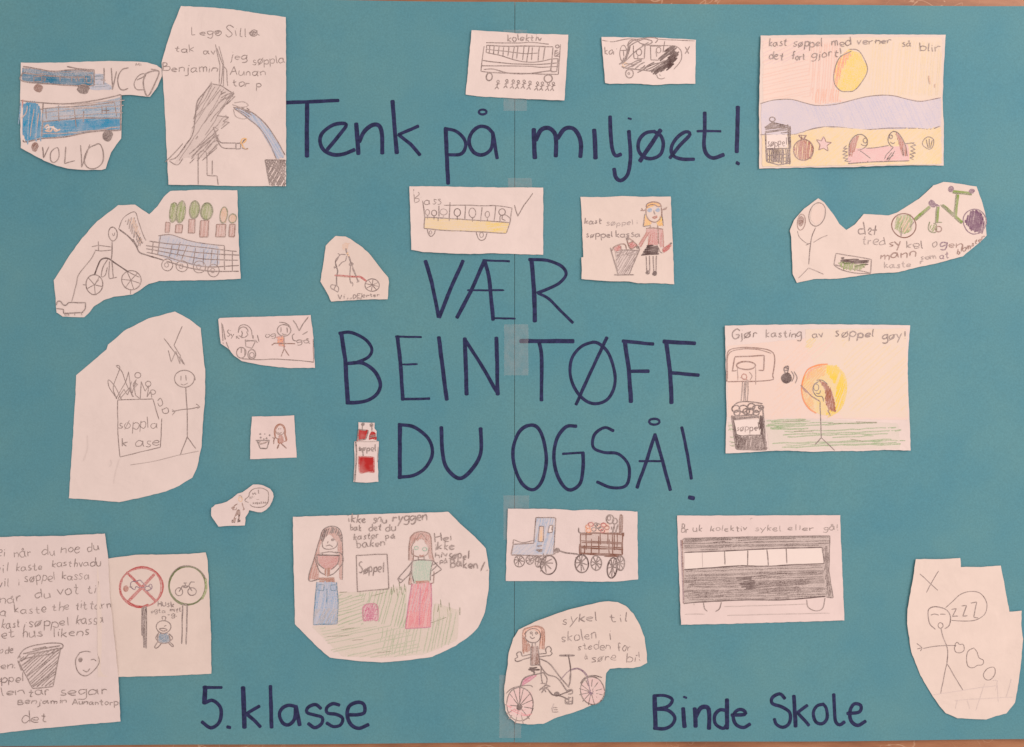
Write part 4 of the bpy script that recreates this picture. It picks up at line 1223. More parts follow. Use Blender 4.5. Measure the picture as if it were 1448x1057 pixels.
# 14 tiny girl and flowers
S = Sheet('tiny square cutout with a brown haired child beside a pot, left of the red bag', (345, 580, 13.21),
          '160 122 500 118 948 98 960 400 992 885 600 900 128 915 135 500', 1.2)
q = S('girl_drawing')
q.e(682, 365, 88, 98, 1.3, 'brown:.8', turns=1.05)
q.sub('hair').c('590 520 580 400 610 310 680 270 750 310 778 400 770 450 800 540 800 580', 2.4, 'hair:.9').c('590 440 600 360 640 300 680 275 740 300 770 380', 2, 'hair').c('770 450 780 500 800 560 760 590', 1.6, 'hair')
q.sub('dress').f('660 475 735 475 760 610 720 630 640 620', 88, 1.9, 2, 'hair:.95').w('660 475 730 475 755 610 640 620', 'rust:.6')
q.l('665 640 630 720; 710 630 805 715; 660 640 625 725', 1.8, 'brown').l('650 345 660 360; 690 345 700 350', 1.8, 'pencil:.7').c('635 415 670 438 715 415', 1.4, 'brown').c('560 600 580 520 600 515 640 540; 540 510 570 530', 1.5, 'brown:.8').f('555 560 580 555 580 630 560 630', 85, 2, 1.4, 'brown:.6')
k = S('pot_drawing')
k.l('230 568 490 565; 255 580 310 715 435 720 480 580; 250 590 300 610; 310 640 440 600; 320 620 320 640 350 620', 1.7, 'dark').f('280 590 460 585 455 620 300 640', 20, 2.6, 1.3, 'brown:.6')
for x, y, r in ((315, 450, 18), (395, 450, 12), (322, 518, 18), (380, 545, 13), (485, 475, 20), (430, 530, 18)):
    S('flower_drawing').s(x, y, r, r, 'dark:.8', 1.3, 2)

# 15 red bag
S = Sheet('narrow cutout folded like a white bag holding red parcels, left of the word DU', (490, 585, 9.617),
          '165 118 385 125 382 200 412 240 410 370 442 378 430 660 438 925 270 938 100 925 115 640 110 380 150 372 165 260', 1.3)
k = S('parcel_drawing', 'two dark red parcels at the top')
k.w('170 215 295 230 265 350 160 365', 'red:1').f('165 215 295 228 265 350 155 365', 85, 2, 2.3, 'red:1').l('165 215 300 232 265 350 160 365 165 215', 1.8, 'dark:.85').w('335 245 402 250 400 345 305 355', 'red:1').f('335 245 402 250 400 350 305 355', 75, 2, 2.2, 'red:1').f('335 245 400 250 400 350 305 355', 10, 3.4, 1.5, 'dark:.8')
k.s(225, 150, 22, 20, 'dark', 1.9, 3).l('218 165 218 215', 1.5, 'dark:.8').s(343, 160, 22, 26, 'dark', 1.9, 3).l('350 180 352 240', 1.5, 'dark')
S('pocket_edge_shade').l('110 382 440 378', 1.1, 'pencil:.45').l('130 380 142 520 118 925', 2.2, 'dark:.85').l('432 450 425 660', 1.4, 'pencil:.5')  # pocket's top line; shadow down its sides is drawn in as dark strokes
S('handwriting').t('søpel', 165, 500, 400, 48, 12, w=1.7, m='dark').s(205, 490, 28, 16, 'dark:.8', 1.5, 2)
k = S('parcel_drawing', 'large bright red parcel')
k.w('170 585 375 592 370 790 215 805 180 790', 'red:1').f('170 585 375 592 372 795 185 805', 88, 1.9, 2.5, 'red:1').l('165 580 375 592 380 800 290 790 210 810 180 795 165 590', 1.8, 'red').l('222 500 232 580', 1.7, 'dark')

# 16 speech bubble
S = Sheet('small cutout shaped like a club, with a figure in dark trousers and a speech bubble', (290, 675, 13.16),
          '910 130 1000 128 1110 150 1230 210 1280 280 1292 350 1270 430 1220 530 1150 600 1070 645 1000 645 920 625 838 605 820 660 765 740 768 800 755 890 500 895 270 908 210 820 135 710 135 565 205 505 330 480 420 450 520 385 620 300 710 275 830 190', 1.3)
q = S('figure_drawing')
q.e(672, 405, 34, 46, 1.2, 'gold:.5', turns=1.5).c('640 345 680 335 705 380', 1.2, 'pencil:.5').c('500 560 530 580 570 520 620 490; 520 600 590 600 600 560; 700 470 720 540 750 600; 740 570 720 610', 1.4, 'brown:.7').s(535, 572, 30, 24, 'brown:.7', 1.4, 2)
q.sub('trousers', 'dark brown trousers').f('605 600 660 595 670 660 655 830 600 830 625 680 570 830 505 835 570 720', 75, 1.9, 2.2, 'dark:.9', skip=0).w('605 600 660 595 670 660 660 835 640 740 620 690 570 830 505 835 570 720', 'brown:.6')
b = S('speech_bubble_drawing')
b.c('820 470 750 425 830 350 840 290 900 220 980 198 1080 198 1150 230 1190 270 1195 370 1180 470 1100 540 1000 555 900 540 850 500', 1.2)
b.sub('handwriting').t('vet', 890, 320, 1020, 46, -20, w=1.1, m='pencil:.75').t('meg', 850, 395, 1010, 36, -10, w=1, m='pencil:.55').t('ssssssss', 900, 495, 1180, 30, -10, w=1.5, m='pencil:.8')

# 17 two girls
S = Sheet('wide cutout of two long haired girls on grass, in jeans and a pink skirt', (400, 710, 4.497),
          '68 92 400 82 700 72 1052 62 1130 140 1220 220 1290 295 1312 430 1308 560 1285 700 1240 800 1190 850 1100 915 950 985 800 1005 640 1018 500 1012 300 988 230 930 150 850 78 775 76 600 70 300', .9)
k = S('grass_drawing', 'green pencil grass')
k.w('355 575 480 572 680 545 790 530 780 800 950 805 960 640 1120 690 1110 880 900 970 640 990 380 980 180 790 350 780', 'green:.15').f('480 580 780 540 780 800 620 780 520 640', 75, 4.6, 1.6, 'grass:.6', skip=.1).f('350 590 520 590 510 780 350 780', 18, 5, 1.5, 'grass:.55', skip=.1).f('230 800 780 790 900 960 600 990 330 970', 12, 4.6, 1.5, 'grass:.45', skip=.1)
k.f('780 810 1120 690 1100 890 900 960 640 980 600 800', 78, 5, 1.5, 'grass:.5', skip=.1).f('960 650 1140 690 1130 780 960 780', 85, 6, 1.2, 'green:.45', skip=.2)
for x, y in ((690, 590), (710, 575), (730, 600), (745, 560), (760, 590), (780, 570), (1005, 670), (1060, 690), (1125, 720), (985, 700)):
    k.l(f'{x} {y} {x+rng.uniform(-8,8):.0f} {y-50}', 1.1, 'dgreen:.65')
k.l('360 575 410 572; 440 880 510 875; 600 960 690 950; 280 855 420 850; 370 815 455 800; 560 600 650 575; 850 800 1040 735', 1, 'dgreen:.6')
g = S('girl_drawing', 'girl in jeans with dark hair, at the left')
hr = g.sub('hair', 'brown hair, darker on top')
hr.w('235 230 270 170 320 152 370 190 380 270 380 495 365 495 350 260 300 200 240 260 225 380 235 490 165 490 200 350', 'rust:.42').f('235 235 270 172 320 152 368 190 372 250 352 215 325 195 285 205 250 255', 70, 2, 2.0, 'dark:.8').f('240 260 220 400 232 490 165 490 205 340', 75, 3, 1.7, 'rust:.65').f('352 270 380 260 382 490 362 490', 85, 3.2, 1.7, 'rust:.5').c('235 240 260 175 320 152 370 185 382 300 380 495', 1.3, 'dark:.8').c('235 240 200 360 165 495 235 490', 1.3, 'dark:.8')
g.c('250 245 258 290 300 300 340 285 352 250', 1.2).c('275 280 300 272 320 285', 1.3).l('290 250 285 262', 1.1).s(320, 240, 14, 8, 'pencil:.7', 1.2, 2)
tp = g.sub('top', 'red top')
tp.w('220 340 360 338 355 380 330 420 300 430 250 415 225 380', 'red:.40').f('222 340 360 340 352 380 325 420 295 430 250 415 225 380', 20, 2.6, 2, 'red:.5').l('218 335 365 340', 1.8, 'dark:.9').c('220 345 225 390 265 425; 360 345 350 390 310 430', 1.3, 'dark:.8')
g.c('330 318 370 325 385 360 375 400 330 450 290 470; 220 335 210 370 235 440 275 465', 1.4, 'dark:.8').c('250 320 255 335; 240 325 300 315 350 325', 1.2)
g.sub('belt', 'brown belt').f('230 480 332 480 332 505 230 505', 0, 2, 2.2, 'hair')
g.sub('bottle', 'brown bottle held at the waist').f('275 415 298 415 298 470 270 470', 88, 2, 2.2, 'hair')
j = g.sub('jeans', 'blue jeans')
j.w('218 508 340 508 352 640 345 775 195 780 205 640', 'lblue:.5').f('218 508 342 508 352 640 345 775 195 780 205 640', 80, 2.8, 1.8, 'lblue:.85').f('200 680 350 670 345 775 195 780', 60, 3, 1.8, 'slate:.4').l('218 508 205 640 195 780 345 775 352 640 342 508', 1.4, 'slate').l('280 550 282 650; 225 525 265 525 260 565 222 560 225 525; 300 530 340 525 342 560 310 565 300 530', 1.2, 'slate')
g = S('girl_drawing', 'girl in a green top and pink skirt, at the right')
hr = g.sub('hair', 'reddish hair')
hr.w('810 220 850 190 920 195 945 230 950 340 960 380 925 350 925 290 890 230 830 240 815 330 830 370 805 375', 'rust:.36').f('810 220 850 190 920 195 942 230 935 280 880 235 825 260 810 300', 60, 2.6, 1.8, 'rust:.55').f('925 280 945 270 955 375 928 350', 85, 3, 1.7, 'rust:.5').c('800 370 805 270 820 215 860 190 910 192 940 220 948 320 962 380', 1.5, 'brown').c('850 240 880 200 920 250; 845 225 830 260 815 290', 1.4, 'brown').l('830 370 830 300', 1.2, 'brown:.7')
hr.w('805 500 818 470 822 520 800 525', 'rust:.4').l('815 440 800 525 825 520; 962 440 958 515 935 520', 1.3, 'brown:.8')
g.c('818 290 825 335 880 350 920 330 932 290', 1.2, 'brown').e(850, 292, 13, 11, 1.2, 'mint').e(903, 300, 15, 11, 1.2, 'mint').c('868 338 885 345 898 335', 1.3, 'rust')
g.l('862 350 862 368; 898 350 900 368', 1.1)
tp = g.sub('top', 'pale green top')
tp.w('832 372 950 368 942 430 935 500 835 515 822 450', 'mint:.42').f('832 372 950 368 942 430 935 500 835 515 822 450', 80, 3, 1.9, 'mint:.55').c('820 375 880 368 960 375; 820 380 818 440 835 515; 955 380 940 440 938 500', 1.4, 'dark:.8')
g.l('825 378 790 420 730 490 750 515 805 460 818 430; 735 485 762 495; 960 378 1010 430 945 470; 985 400 945 440; 955 400 985 385', 1.3, 'dark:.8')
g.sub('belt', 'dark red belt').f('840 503 930 498 932 515 845 518', 3, 2, 2, 'rust')
sk = g.sub('skirt', 'pink skirt')
sk.w('825 520 940 515 945 650 938 795 780 805 800 650', 'pink:.48').f('825 520 940 515 945 650 938 795 780 805 800 650', 82, 2.6, 2, 'pink:.8').f('825 520 940 515 945 650 935 700 800 700', 75, 5, 1.6, 'magenta:.4').l('822 520 800 650 780 805 938 795 945 650 942 515; 875 550 868 790', 1.4, 'magenta')
t = S('bin_drawing', 'plain square bin')
t.l('468 338 665 330 675 552 475 570 468 338', 1.2)
t.sub('handwriting').t('Søppel', 487, 450, 640, 34, -4, w=1.4)
t = S('bag_drawing', 'crumpled magenta bag on the grass')
t.w('515 665 550 645 595 660 605 750 515 755', 'magenta:.35').f('515 665 550 645 595 660 605 750 515 755', 70, 3, 1.8, 'magenta:.7').c('515 755 512 670 550 648 600 660 602 752 560 740 515 755; 520 690 560 680 600 685; 540 670 580 730; 590 660 530 735; 525 720 600 715; 555 755 560 680', 1.5, 'magenta')
h = S('handwriting')
h.t('ikke', 418, 128, 530, 28, w=1.5).t('snu', 575, 130, 662, 28).t('ryggen', 698, 128, 915, 34, -18, w=1.6).t('bak', 430, 180, 500, 24).t('det', 550, 182, 628, 26).t('du', 655, 182, 720, 26).t('kaster', 450, 235, 610, 24, -4).t('på', 655, 230, 712, 20).t('baken', 470, 288, 650, 26, -6)
h.t('Hei', 970, 248, 1072, 30, w=1.4).t('ikke', 968, 305, 1090, 26, w=1.4).t('hiv', 968, 350, 1045, 20).t('søpel', 1055, 365, 1180, 28, -6, w=1.5).t('på', 1000, 388, 1045, 18).t('Baken', 1070, 415, 1235, 30, 10, w=1.7).l('1285 380 1258 440; 1298 432 1302 436', 1.6)

# 18 tractor with wagon
S = Sheet('cutout of a grey blue tractor pulling a brown slatted wagon heaped with things', (700, 710, 6.582),
          '120 62 400 65 600 68 720 80 850 72 1100 78 1323 88 1325 400 1330 720 1150 738 900 742 700 735 400 738 100 737 110 400', 1.1)
t = S('tractor_drawing', 'blue grey tractor with spoked wheels')
t.w('380 145 560 150 565 250 540 490 440 495 150 495 170 395 355 392', 'lblue:.3').w('380 145 560 150 565 250 540 490 440 495 355 392', 'lblue:.3').f('380 145 560 150 565 250 540 490 365 480', 75, 3.2, 1.8, 'lblue:.6', skip=.1).f('170 395 440 400 440 490 150 495', 40, 4, 1.7, 'lblue:.45')
t.l('380 145 560 148 565 165 545 490; 380 145 362 388 170 395 150 495; 560 150 568 165', 1.6).c('150 495 300 500 430 505 545 492', 1.6).l('172 350 168 395', 1.3).c('172 352 260 380 360 360', 1.2)
w = t.sub('window')
w.w('412 230 455 230 448 372 402 370', 'tan:.5').l('412 230 455 228 448 372 402 370 412 230', 1.5).l('430 260 428 370', 2, 'gold:.5')
w = t.sub('window')
w.w('505 222 538 220 532 285 495 290', 'white:.9').l('505 222 540 218 533 285 492 290 505 222', 1.5).f('530 230 545 230 540 270 530 280', 80, 2, 1.6, 'dark')
t.sub('step').f('390 408 440 405 440 415 390 418', 0, 1.8, 1.8, 'dark').f('380 445 440 445 440 462 395 462', 2, 2, 1.9, 'dark')
t.sub('wheel').e(225, 555, 48, 54, 1.5, 'dark:.85').spokes(225, 545, 45, 56, 8, 1.2, 'dark:.8')
t.sub('wheel').e(325, 542, 38, 40, 1.4, 'dark:.8').spokes(325, 542, 36, 40, 7, 1.1, 'dark:.75')
t.sub('wheel').e(403, 565, 28, 46, 1.4, 'dark:.8').spokes(403, 560, 28, 40, 4, 1.3, 'dark:.8')
t.sub('wheel').e(498, 590, 74, 88, 1.8, 'dark:.9', rot=8).spokes(462, 570, 78, 92, 10, 1.5, 'dark:.85', .1)
t.f('300 498 450 500 440 560 380 560', 30, 5, 1.4, 'dark:.7')
S('tow_bar_drawing').s(578, 452, 26, 24, 'dark:.85', 1.6, 2.5).c('600 455 660 475 780 488', 2, 'dark:.85').f('540 470 580 470 570 485 545 490', 0, 2, 1.6, 'dark:.8')
g = S('wagon_drawing', 'brown wagon with a slatted side')
g.w('800 290 1195 295 1185 500 790 485', 'brown:.28')
for s in ('800 292 1195 300', '800 372 1190 385', '800 425 1185 435', '790 485 1185 500'):
    a = pts_of(s)[0]
    g.f(f'{a[0,0]} {a[0,1]-12} {a[1,0]} {a[1,1]-12} {a[1,0]} {a[1,1]+12} {a[0,0]} {a[0,1]+12}', -2, 1.6, 1.7, 'brown:.9', skip=.1)
for x, dx in ((800, -8), (848, -10), (905, -6), (975, -5), (1052, 8), (1102, -2), (1140, 6), (1190, -8)):
    g.f(f'{x-7} 290 {x+7} 290 {x+7+dx} 492 {x-7+dx} 492', 90, 1.6, 1.7, 'brown:.9', skip=.1)
g.c('800 290 780 280 778 240', 1.8, 'dark')
g.sub('wheel').e(808, 575, 62, 82, 1.8, 'dark:.9').spokes(800, 565, 60, 84, 9, 1.4, 'dark:.85')
g.sub('wheel').e(942, 570, 50, 68, 1.7, 'dark:.85').spokes(942, 568, 50, 66, 8, 1.3, 'dark:.8')
g.sub('wheel').e(1090, 615, 44, 96, 1.8, 'dark:.9', rot=8).spokes(1092, 605, 44, 92, 9, 1.4, 'dark:.85')
g.sub('wheel').e(1165, 570, 42, 66, 1.7, 'dark:.85').spokes(1162, 570, 42, 62, 8, 1.3, 'dark:.8')
g.sub('post', 'brown post').f('1158 115 1190 115 1180 290 1152 290', 88, 2, 1.8, 'brown:.75')
l = g.sub('load', 'orange and grey heap')
l.w('835 280 850 220 900 185 940 200 1060 195 1060 285', 'orange:.25')
for x, y, r, m in ((865, 230, 22, 'orange'), (890, 210, 24, 'red:.7'), (920, 255, 22, 'pencil:.8'), (960, 225, 26, 'dark:.7'), (985, 250, 24, 'dark:.7'), (1010, 215, 24, 'red:.7'), (1040, 240, 22, 'rust'), (1000, 270, 20, 'red:.7'), (870, 265, 24, 'orange:.7'), (940, 210, 18, 'pencil:.7')):
    l.e(x, y, r, r * .8, 1.5, m, turns=2.2)
l.e(1070, 160, 34, 42, 1.4, 'pencil', turns=2).e(1060, 150, 16, 22, 1.2).e(1115, 178, 22, 28, 1.4, turns=1.5).f('1080 230 1135 200 1140 285 1085 290', 75, 3, 1.6, 'pencil:.7').c('1105 195 1110 240 1095 285', 1.4)

# 19 black bus
S = Sheet('cutout with a big bus shaded almost black and a strip of white windows', (940, 715, 5.363),
          '92 75 500 76 900 75 1330 74 1338 300 1350 600 1358 870 1000 880 700 888 400 895 120 900 112 700 105 500 98 300', 1)
h = S('handwriting')
h.t('Br', 125, 205, 175, 34, w=1.5).t('uk', 215, 200, 278, 28).t('kolektiv', 345, 195, 622, 26, -2).t('sykel', 685, 195, 878, 24, 0, m='pencil:.6').t('eller', 935, 192, 1130, 24, -2, m='pencil:.75').t('gå!', 1205, 188, 1312, 24, m='pencil:.55').c('650 105 655 95 665 95', .9, 'pencil:.5')
b = S('bus_drawing')
b.w('140 250 800 240 1252 230 1250 300 1210 320 780 325 300 345 135 345', 'dark:.34').w('140 488 570 460 1000 455 1210 445 1225 690 900 715 600 715 300 730 145 735', 'dark:.36').w('1200 300 1250 300 1245 500 1272 695 1225 690', 'dark:.34')
b.f('145 250 800 242 1250 235 1245 300 1100 305 300 335 140 330', 1, 2.9, 1.8, 'dark:.66', skip=.14, jit=4, wobble=.6).f('145 255 520 250 480 290 150 290', 3, 2.6, 2.0, 'dark:.8', jit=8).f('600 240 1000 240 900 290 600 300', 2, 3.6, 1.9, 'dark:.75', jit=10)
b.f('150 490 570 465 1000 460 1205 450 1220 680 900 710 600 710 300 722 160 720', 1.5, 3.0, 1.9, 'dark:.62', skip=.15, jit=5, wobble=.7).f('560 545 700 530 1180 500 1100 600 900 680 640 640', 4, 3.2, 2.0, 'dark:.8', skip=.2, jit=10, wobble=.8).f('560 545 680 535 700 640 610 640', 5, 2.4, 2.3, 'dark:.9', skip=.05, jit=5).f('170 640 400 650 420 690 200 700', 4, 3.2, 1.9, 'dark:.75', jit=8).f('170 545 560 560 560 640 170 610', 0, 4, 1.7, 'dark:.66', jit=6)
b.f('1205 320 1240 300 1240 500 1265 690 1235 690 1215 480', 85, 2.2, 1.9, 'dark:.75')
b.l('130 260 140 740', 1.9, 'brown').l('120 260 140 735', 1.3, 'purple:.6').c('140 740 300 728 600 715 900 715 1220 690', 1.5, 'dark:.9').l('1252 232 1250 330 1245 500 1275 700 1225 695', 1.5, 'dark:.85').c('140 250 600 240 1252 232', 1.5, 'dark:.85')
w = b.sub('window')
w.w('148 355 450 345 780 332 920 325 1190 320 1210 440 950 450 630 462 575 450 300 475 148 482', 'white:.9').c('145 355 450 345 780 330 930 325 1195 318', 1.5, 'dark:.9').c('145 485 300 475 570 455', 1.4, 'dark:.9').c('570 455 780 460 1000 448 1210 442', 1.4, 'dark:.9')
w.l('452 345 455 448; 628 342 628 462; 775 335 785 458; 922 325 925 440; 1195 320 1210 440', 1.7, 'dark').l('282 352 285 470', .9, 'pencil:.4')
b.sub('wheel').c('292 735 300 780 320 800; 428 730 412 780 382 800', 1.3, 'pencil:.85')
b.sub('wheel').c('1075 715 1085 770 1140 797 1195 780 1217 700', 1.3, 'pencil:.85')
S('ground_line_drawing').l('150 822 300 820; 220 735 220 752; 450 765 1070 748; 470 830 1250 815', .9, 'pencil:.35')

# 20 girl on a bicycle
S = Sheet('rounded cutout of a red haired girl riding a pink wheeled bicycle, near the bottom edge', (700, 840, 5.422),
          '870 55 940 62 1000 90 1060 150 1110 240 1145 330 1160 440 1165 525 1120 550 1060 565 960 565 880 572 852 605 845 680 842 760 810 815 740 850 680 880 600 910 480 945 370 995 250 998 160 985 110 945 80 890 70 800 72 700 95 560 105 450 140 340 180 275 300 215 420 170 560 120 700 85 800 62', 1.1)
h = S('handwriting')
h.t('sykel', 515, 235, 780, 44, -30, w=1.6).t('til', 870, 215, 1005, 40, 0, w=1.6).t('skolen', 508, 368, 775, 42, -24, w=1.4).t('i', 880, 350, 892, 44, w=1.4).t('steden', 635, 430, 880, 32, 0, m='pencil:.85').t('for', 940, 435, 1040, 38, 10, m='pencil:.85').t('å', 690, 510, 712, 30).t('søre', 740, 520, 925, 34, -8, m='pencil:.8').t('bil', 1005, 520, 1110, 34, -6)
S('handwriting', 'page mark near the wheel').t('E', 440, 905, 482, 16, m='pencil:.6').f('440 840 480 840 480 895 440 895', 80, 4, 1.4, 'pencil:.3')
b = S('bicycle_drawing', 'bicycle with pink tinted wheels')
k = b.sub('wheel')
k.w('190 715 280 750 298 850 270 930 180 950 110 920 85 850 110 760', 'pink:.20').f('90 860 200 860 290 920 200 950 110 920', 10, 4, 1.6, 'pink:.45').e(192, 845, 106, 128, 1.6, 'dark:.8', turns=1.04).spokes(185, 862, 112, 138, 12, 1.3, 'dark:.85').s(185, 865, 22, 24, 'dark:.9', 1.8, 3.5)
k.c('90 850 180 900 240 930 280 920; 110 880 200 925 260 930', 1.2, 'pink:.8')
k = b.sub('wheel')
k.w('740 640 810 660 840 740 800 830 720 850 660 800 655 700', 'pink:.18').e(745, 742, 92, 105, 1.5, 'dark:.8', turns=1.04).spokes(735, 755, 92, 100, 12, 1.2, 'dark:.8').s(735, 758, 16, 18, 'purple:.8', 1.7, 3)
fr = b.sub('frame', 'magenta frame')
fr.w('200 700 215 655 260 630 320 625 240 690', 'magenta:.5').f('200 715 215 655 260 630 320 625 240 690', 35, 2.4, 2.1, 'magenta:.85').c('195 715 215 660 260 632 380 605', 1.7, 'dark:.85').c('570 590 630 575 680 600 712 640', 2.4, 'purple:.8').c('500 665 560 600 600 585', 1.3, 'purple:.6').l('190 715 188 860', 1.4, 'dark:.8').l('705 630 730 750', 1.5, 'purple:.7')
fr.c('85 760 130 725 200 708 270 705 290 718', 1.5, 'dark:.8').c('655 690 690 645 760 628 820 640', 1.7, 'dark:.8')
b.sub('handlebar').l('495 475 610 475', 2.4, 'dark').c('565 480 578 560 580 650 568 710', 1.7, 'dark:.9').c('582 600 572 650 580 690', 1.2, 'dark:.8')
b.sub('saddle').f('245 590 270 565 330 570 345 590 300 590 312 625 290 630 290 595', 0, 2.2, 2, 'dark:.9')
p1 = b.sub('pedal')
p1.f('330 740 400 690 425 720 375 785', 40, 5, 1.6, 'dark:.85').f('330 740 400 690 425 720 375 785', -40, 5, 1.6, 'dark:.85')
p2 = b.sub('pedal')
p2.f('540 800 590 785 592 845 540 840', 15, 4.6, 1.6, 'dark:.85').l('540 795 540 842 592 846 595 790', 1.8, 'dark').l('565 790 565 845', 1.4, 'dark')
b.s(475, 772, 20, 18, 'dark', 1.8, 3).c('410 740 440 775 475 780 520 790 560 812; 490 780 540 760 590 740', 1.8, 'dark:.9')
g = S('girl_drawing')
hr = g.sub('hair', 'long red brown hair')
hr.w('215 290 260 255 350 250 380 290 375 430 345 430 350 320 300 270 240 290 225 340 260 440 218 455', 'orange:.35').f('215 300 240 280 232 340 270 390 265 445 218 455', 85, 2.6, 2, 'hair:.7').f('355 280 380 290 376 430 345 430 345 350', 86, 2.6, 2, 'hair:.75').c('215 450 215 290 260 260 320 248 370 270 380 330 375 430', 1.8, 'hair').c('300 250 350 262 365 320 360 420', 1.5, 'hair:.8').l('225 300 222 440; 240 360 240 450', 1.5, 'hair:.8')
g.e(290, 322, 60, 56, 1.4, 'dark:.85').e(278, 300, 8, 10, 1.3).e(318, 302, 8, 10, 1.3).c('268 328 285 345 305 335', 1.5).l('285 312 290 322', 1.2)
g.sub('dress', 'brown dress').w('278 405 325 400 345 550 275 552', 'brown:.45').f('278 405 325 400 345 550 275 552', 86, 2.4, 1.9, 'brown:.7').l('278 405 275 550 345 548 328 402; 285 380 285 405; 310 375 312 402', 1.5, 'dark:.8')
g.l('335 465 395 460; 340 485 400 478; 275 465 210 480; 275 490 215 505', 1.3, 'dark:.8').c('210 480 195 445 165 460 175 485 152 500 165 520 195 515 215 505', 1.4, 'dark:.8').c('395 460 390 425 415 405 435 430 425 445 440 455 425 475 400 478', 1.5, 'dark:.85')
g.c('345 500 420 540 500 640 570 720', 1.6, 'dark:.85').c('340 545 400 620 480 650 560 760', 1.6, 'dark:.85').c('550 745 590 735 592 765 560 770', 1.5, 'dark:.85').c('355 560 355 640 365 690; 375 610 400 650 395 690', 1.4, 'dark:.8').c('350 690 380 690 400 700', 1.3)

# 22 traffic signs
S = Sheet('cutout with a red crossed out road sign and a green bicycle road sign', (150, 770, 5.419),
          '-60 110 25 106 130 90 250 75 500 72 640 70 770 58 785 120 800 400 812 700 812 985 600 995 350 1005 98 1012 -60 1012', 1)
t = S('no_car_sign_drawing', 'red ringed sign, crossed out, on a brown post')
t.l('165 213 382 430', 3.6, 'red:.8').l('374 230 178 434', 4.2, 'red:.8').e(278, 322, 165, 150, 2.2, 'red:.9', turns=1.1).e(272, 328, 160, 152, 1.8, 'red:.7', turns=1.4)
t.c('180 440 250 480 330 455', 2, 'red:.9')
t.sub('car').c('190 325 200 285 240 280 265 270 285 290 320 320 350 300 355 335 320 350; 195 325 225 345 235 320 260 330 300 325', 1.3, 'purple:.8').e(325, 335, 22, 18, 1.2, 'purple:.7').s(157, 335, 20, 26, 'rust:.8', 1.6, 3.5).l('185 325 205 320', 1.3)
t.sub('post').f('278 475 315 470 318 790 285 795', 90, 2.2, 1.8, 'dark:.7')
t = S('bicycle_sign_drawing', 'green ringed sign on a post')
t.e(630, 310, 145, 148, 2.0, 'dark:.75', turns=1.2).e(632, 312, 140, 146, 2, 'dgreen:.9', turns=1.5)
t.c('770 260 775 340 745 410', 3, 'green:.7')
bk = t.sub('bicycle')
bk.e(565, 360, 28, 30, 1.4, 'pencil').e(665, 358, 32, 30, 1.4, 'pencil').l('565 360 590 315 640 315 665 355; 600 292 625 292; 612 292 615 318; 640 315 655 285 685 285; 590 320 620 330 640 315', 1.5, 'dark:.8')
t.sub('post').l('592 460 585 760; 628 460 618 765; 590 460 632 455', 1.7, 'dark:.85').l('622 460 620 740', 1.2, 'dark:.6')
S('handwriting').t('Husk', 402, 475, 525, 26, w=1.5).t('og', 348, 520, 398, 16).t('ta', 405, 518, 458, 18).t('mitt', 498, 512, 580, 20).t('-g.', 475, 548, 545, 20)
q = S('child_drawing', 'small child in a blue body suit')
q.e(445, 630, 58, 48, 1.4).c('440 572 432 555 450 548 465 560 455 580', 1.3).c('412 645 445 640 475 652 445 662 412 648', 1.3).l('450 625 468 618', 1)
q.sub('body_suit').w('410 685 480 682 495 740 450 752 405 740', 'slate:.5').f('410 685 480 682 495 740 450 752 405 740', 20, 2.4, 2, 'slate:.65')
q.c('408 675 385 715 405 738; 490 680 515 715 495 735; 400 745 375 785 395 790 430 755; 480 750 515 782 520 770 490 740; 405 680 400 740 450 755 495 740 485 680', 1.4)

# 21 the long note
S = Sheet('large handwritten note with a grey bucket and a winking face at the left edge', (0, 745, 3.521),
          '-120 60 0 52 80 48 300 45 528 32 545 155 552 330 575 560 593 745 602 968 400 985 200 1003 0 1026 -120 1038', .9, level=1)
h = S('handwriting')
for s in (('Hei', -40, 152, 22, 26), ('når', 70, 152, 158, 26), ('du', 212, 142, 275, 28), ('noe', 310, 132, 400, 28), ('du', 438, 122, 495, 26),
          ('vil', -20, 232, 40, 24), ('kaste', 80, 222, 212, 24), ('kasthvadu', 258, 200, 505, 22),
          ('vil', -16, 300, 45, 24), ('i', 88, 292, 94, 18), ('søppel', 125, 272, 275, 24), ('kassa', 310, 262, 448, 24),
          ('når', 0, 378, 105, 26), ('du', 175, 358, 255, 28), ('vot', 290, 335, 395, 30), ('til', 440, 328, 495, 26),
          ('a', 0, 440, 32, 24), ('kaste', 72, 432, 232, 24), ('the', 262, 418, 345, 22), ('tittarn', 378, 410, 558, 24),
          ('kast', 10, 505, 100, 22), ('i', 120, 500, 128, 18), ('søppel', 145, 498, 345, 24), ('kassa', 380, 485, 520, 26),
          ('et', 8, 555, 72, 24), ('hus', 112, 552, 212, 26), ('likens', 268, 545, 448, 26),
          ('rode', -20, 632, 68, 20), ('en:', 8, 708, 76, 20), ('oppel', -20, 775, 118, 22),
          ('len', 8, 842, 120, 24), ('tar', 140, 842, 248, 26), ('segar', 300, 838, 535, 26), ('det', 115, 975, 232, 30)):
    h.t(s[0], s[1], s[2], s[3], s[4], -6, w=1.2, m='pencil:.8')
h.t('Benjamin', 92, 885, 332, 16, -8, w=1.3).t('Aunantorp', 362, 885, 590, 16, 0, w=1.3)
k = S('bucket_drawing', 'grey hatched bucket')
k.f('95 650 200 620 305 600 265 790 165 800', 42, 3.0, 1.5, 'pencil:.72').f('110 630 200 600 300 590 290 615 160 640', 12, 2.6, 1.6, 'pencil:.7').c('90 655 130 605 220 582 305 580 310 605 240 635 150 650 95 670', 1.3).l('92 665 165 805; 305 600 265 795; 165 805 265 795', 1.3).l('95 670 110 715', 2.2)
f = S('winking_face_drawing')
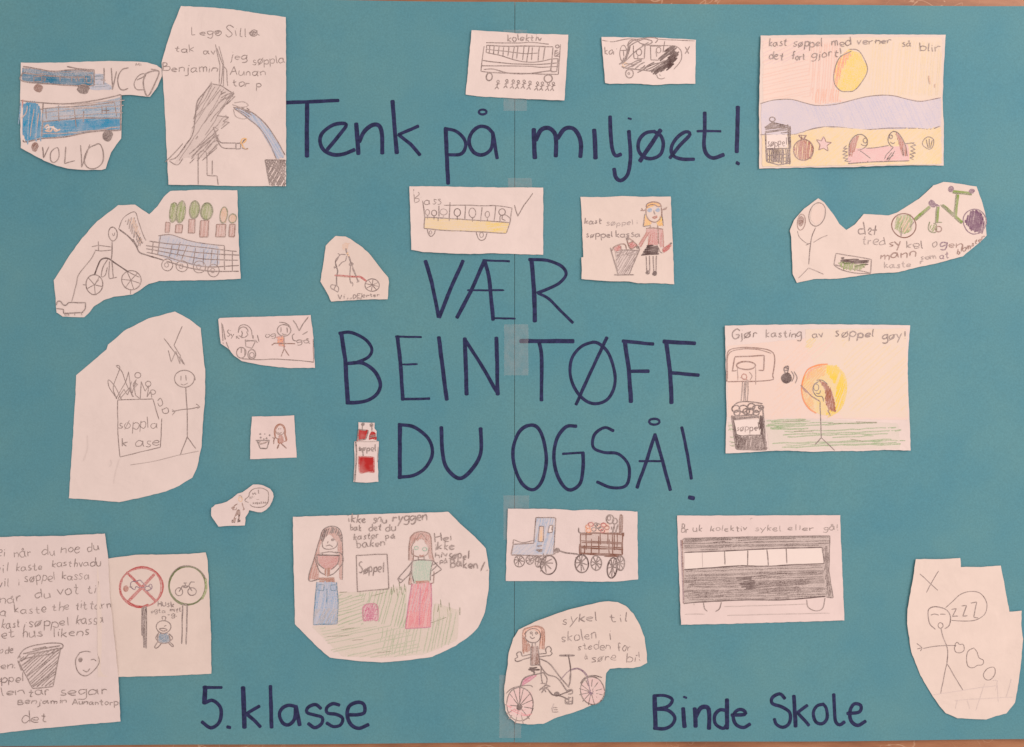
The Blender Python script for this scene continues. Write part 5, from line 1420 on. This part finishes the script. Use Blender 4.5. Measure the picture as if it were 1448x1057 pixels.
f.c('400 625 378 665 390 720 425 742 465 720 497 675 490 630; 400 625 430 618 455 622', 1.2, 'pencil:.85').s(403, 663, 10, 12, 'pencil', 1.3, 3).c('455 662 470 658 482 668', 1.2).c('415 712 435 722 450 705', 1.2)

# 23 sleeping stick figure
S = Sheet('pale cutout of a sleeping stick figure with a ZZZ bubble, at the lower right corner', (1268, 780, 4.228),
          '110 44 250 44 375 38 378 92 500 92 618 84 640 200 668 358 741 352 738 440 748 520 735 660 720 780 700 900 650 965 590 980 530 1002 360 995 290 965 245 910 205 850 140 740 85 600 58 430 60 340 85 200', 1, mat=1)
S('cross_mark').l('135 132 245 232; 247 115 210 180 175 245', 1.3)
q = S('stick_person_drawing')
q.c('230 465 195 430 185 370 195 340 235 330 290 345 318 385 312 440 285 462', 1.4).c('202 380 225 373 250 380; 258 375 290 375', 1.3).e(260, 442, 15, 17, 1.2).c('262 460 275 510 298 570 303 620 298 670', 1.4).l('298 670 260 850; 300 672 395 830', 1.3).c('155 580 220 568 290 562 345 562', 1.2).l('118 548 150 575 120 582; 150 580 140 595', 1.2)
q = S('speech_bubble_drawing')
q.c('290 335 330 300 380 255 440 238 500 252 535 310 525 370 480 405 420 415 325 412', 1.2, 'pencil:.8')
q.sub('handwriting').l('325 345 355 340 330 388 365 385; 385 325 415 322 392 385 420 384; 440 308 475 302 458 392 484 396', 1.4)
S('rubbish_drawing').c('345 555 360 540 372 555 395 555 400 590 375 605 350 600 342 575 350 565', 1.2).s(347, 563, 6, 6, 'dark', 1.4, 2)
S('rubbish_drawing').c('460 575 425 595 415 640 425 685 455 695 480 680 510 675 515 650 490 635 478 600 460 578', 1.1, 'pencil:.85')
S('rubbish_drawing').c('580 692 540 700 515 735 530 765 560 765 585 730 580 692', 1.1, 'pencil:.75')
S('table_drawing').l('210 858 390 830 560 805 600 800; 350 890 690 868; 525 790 470 950; 360 890 350 940; 600 800 605 900; 420 890 435 940; 680 760 650 870; 590 830 600 770 570 770', .9, 'pencil:.17')

for S in Sheet.all:
    S.build()
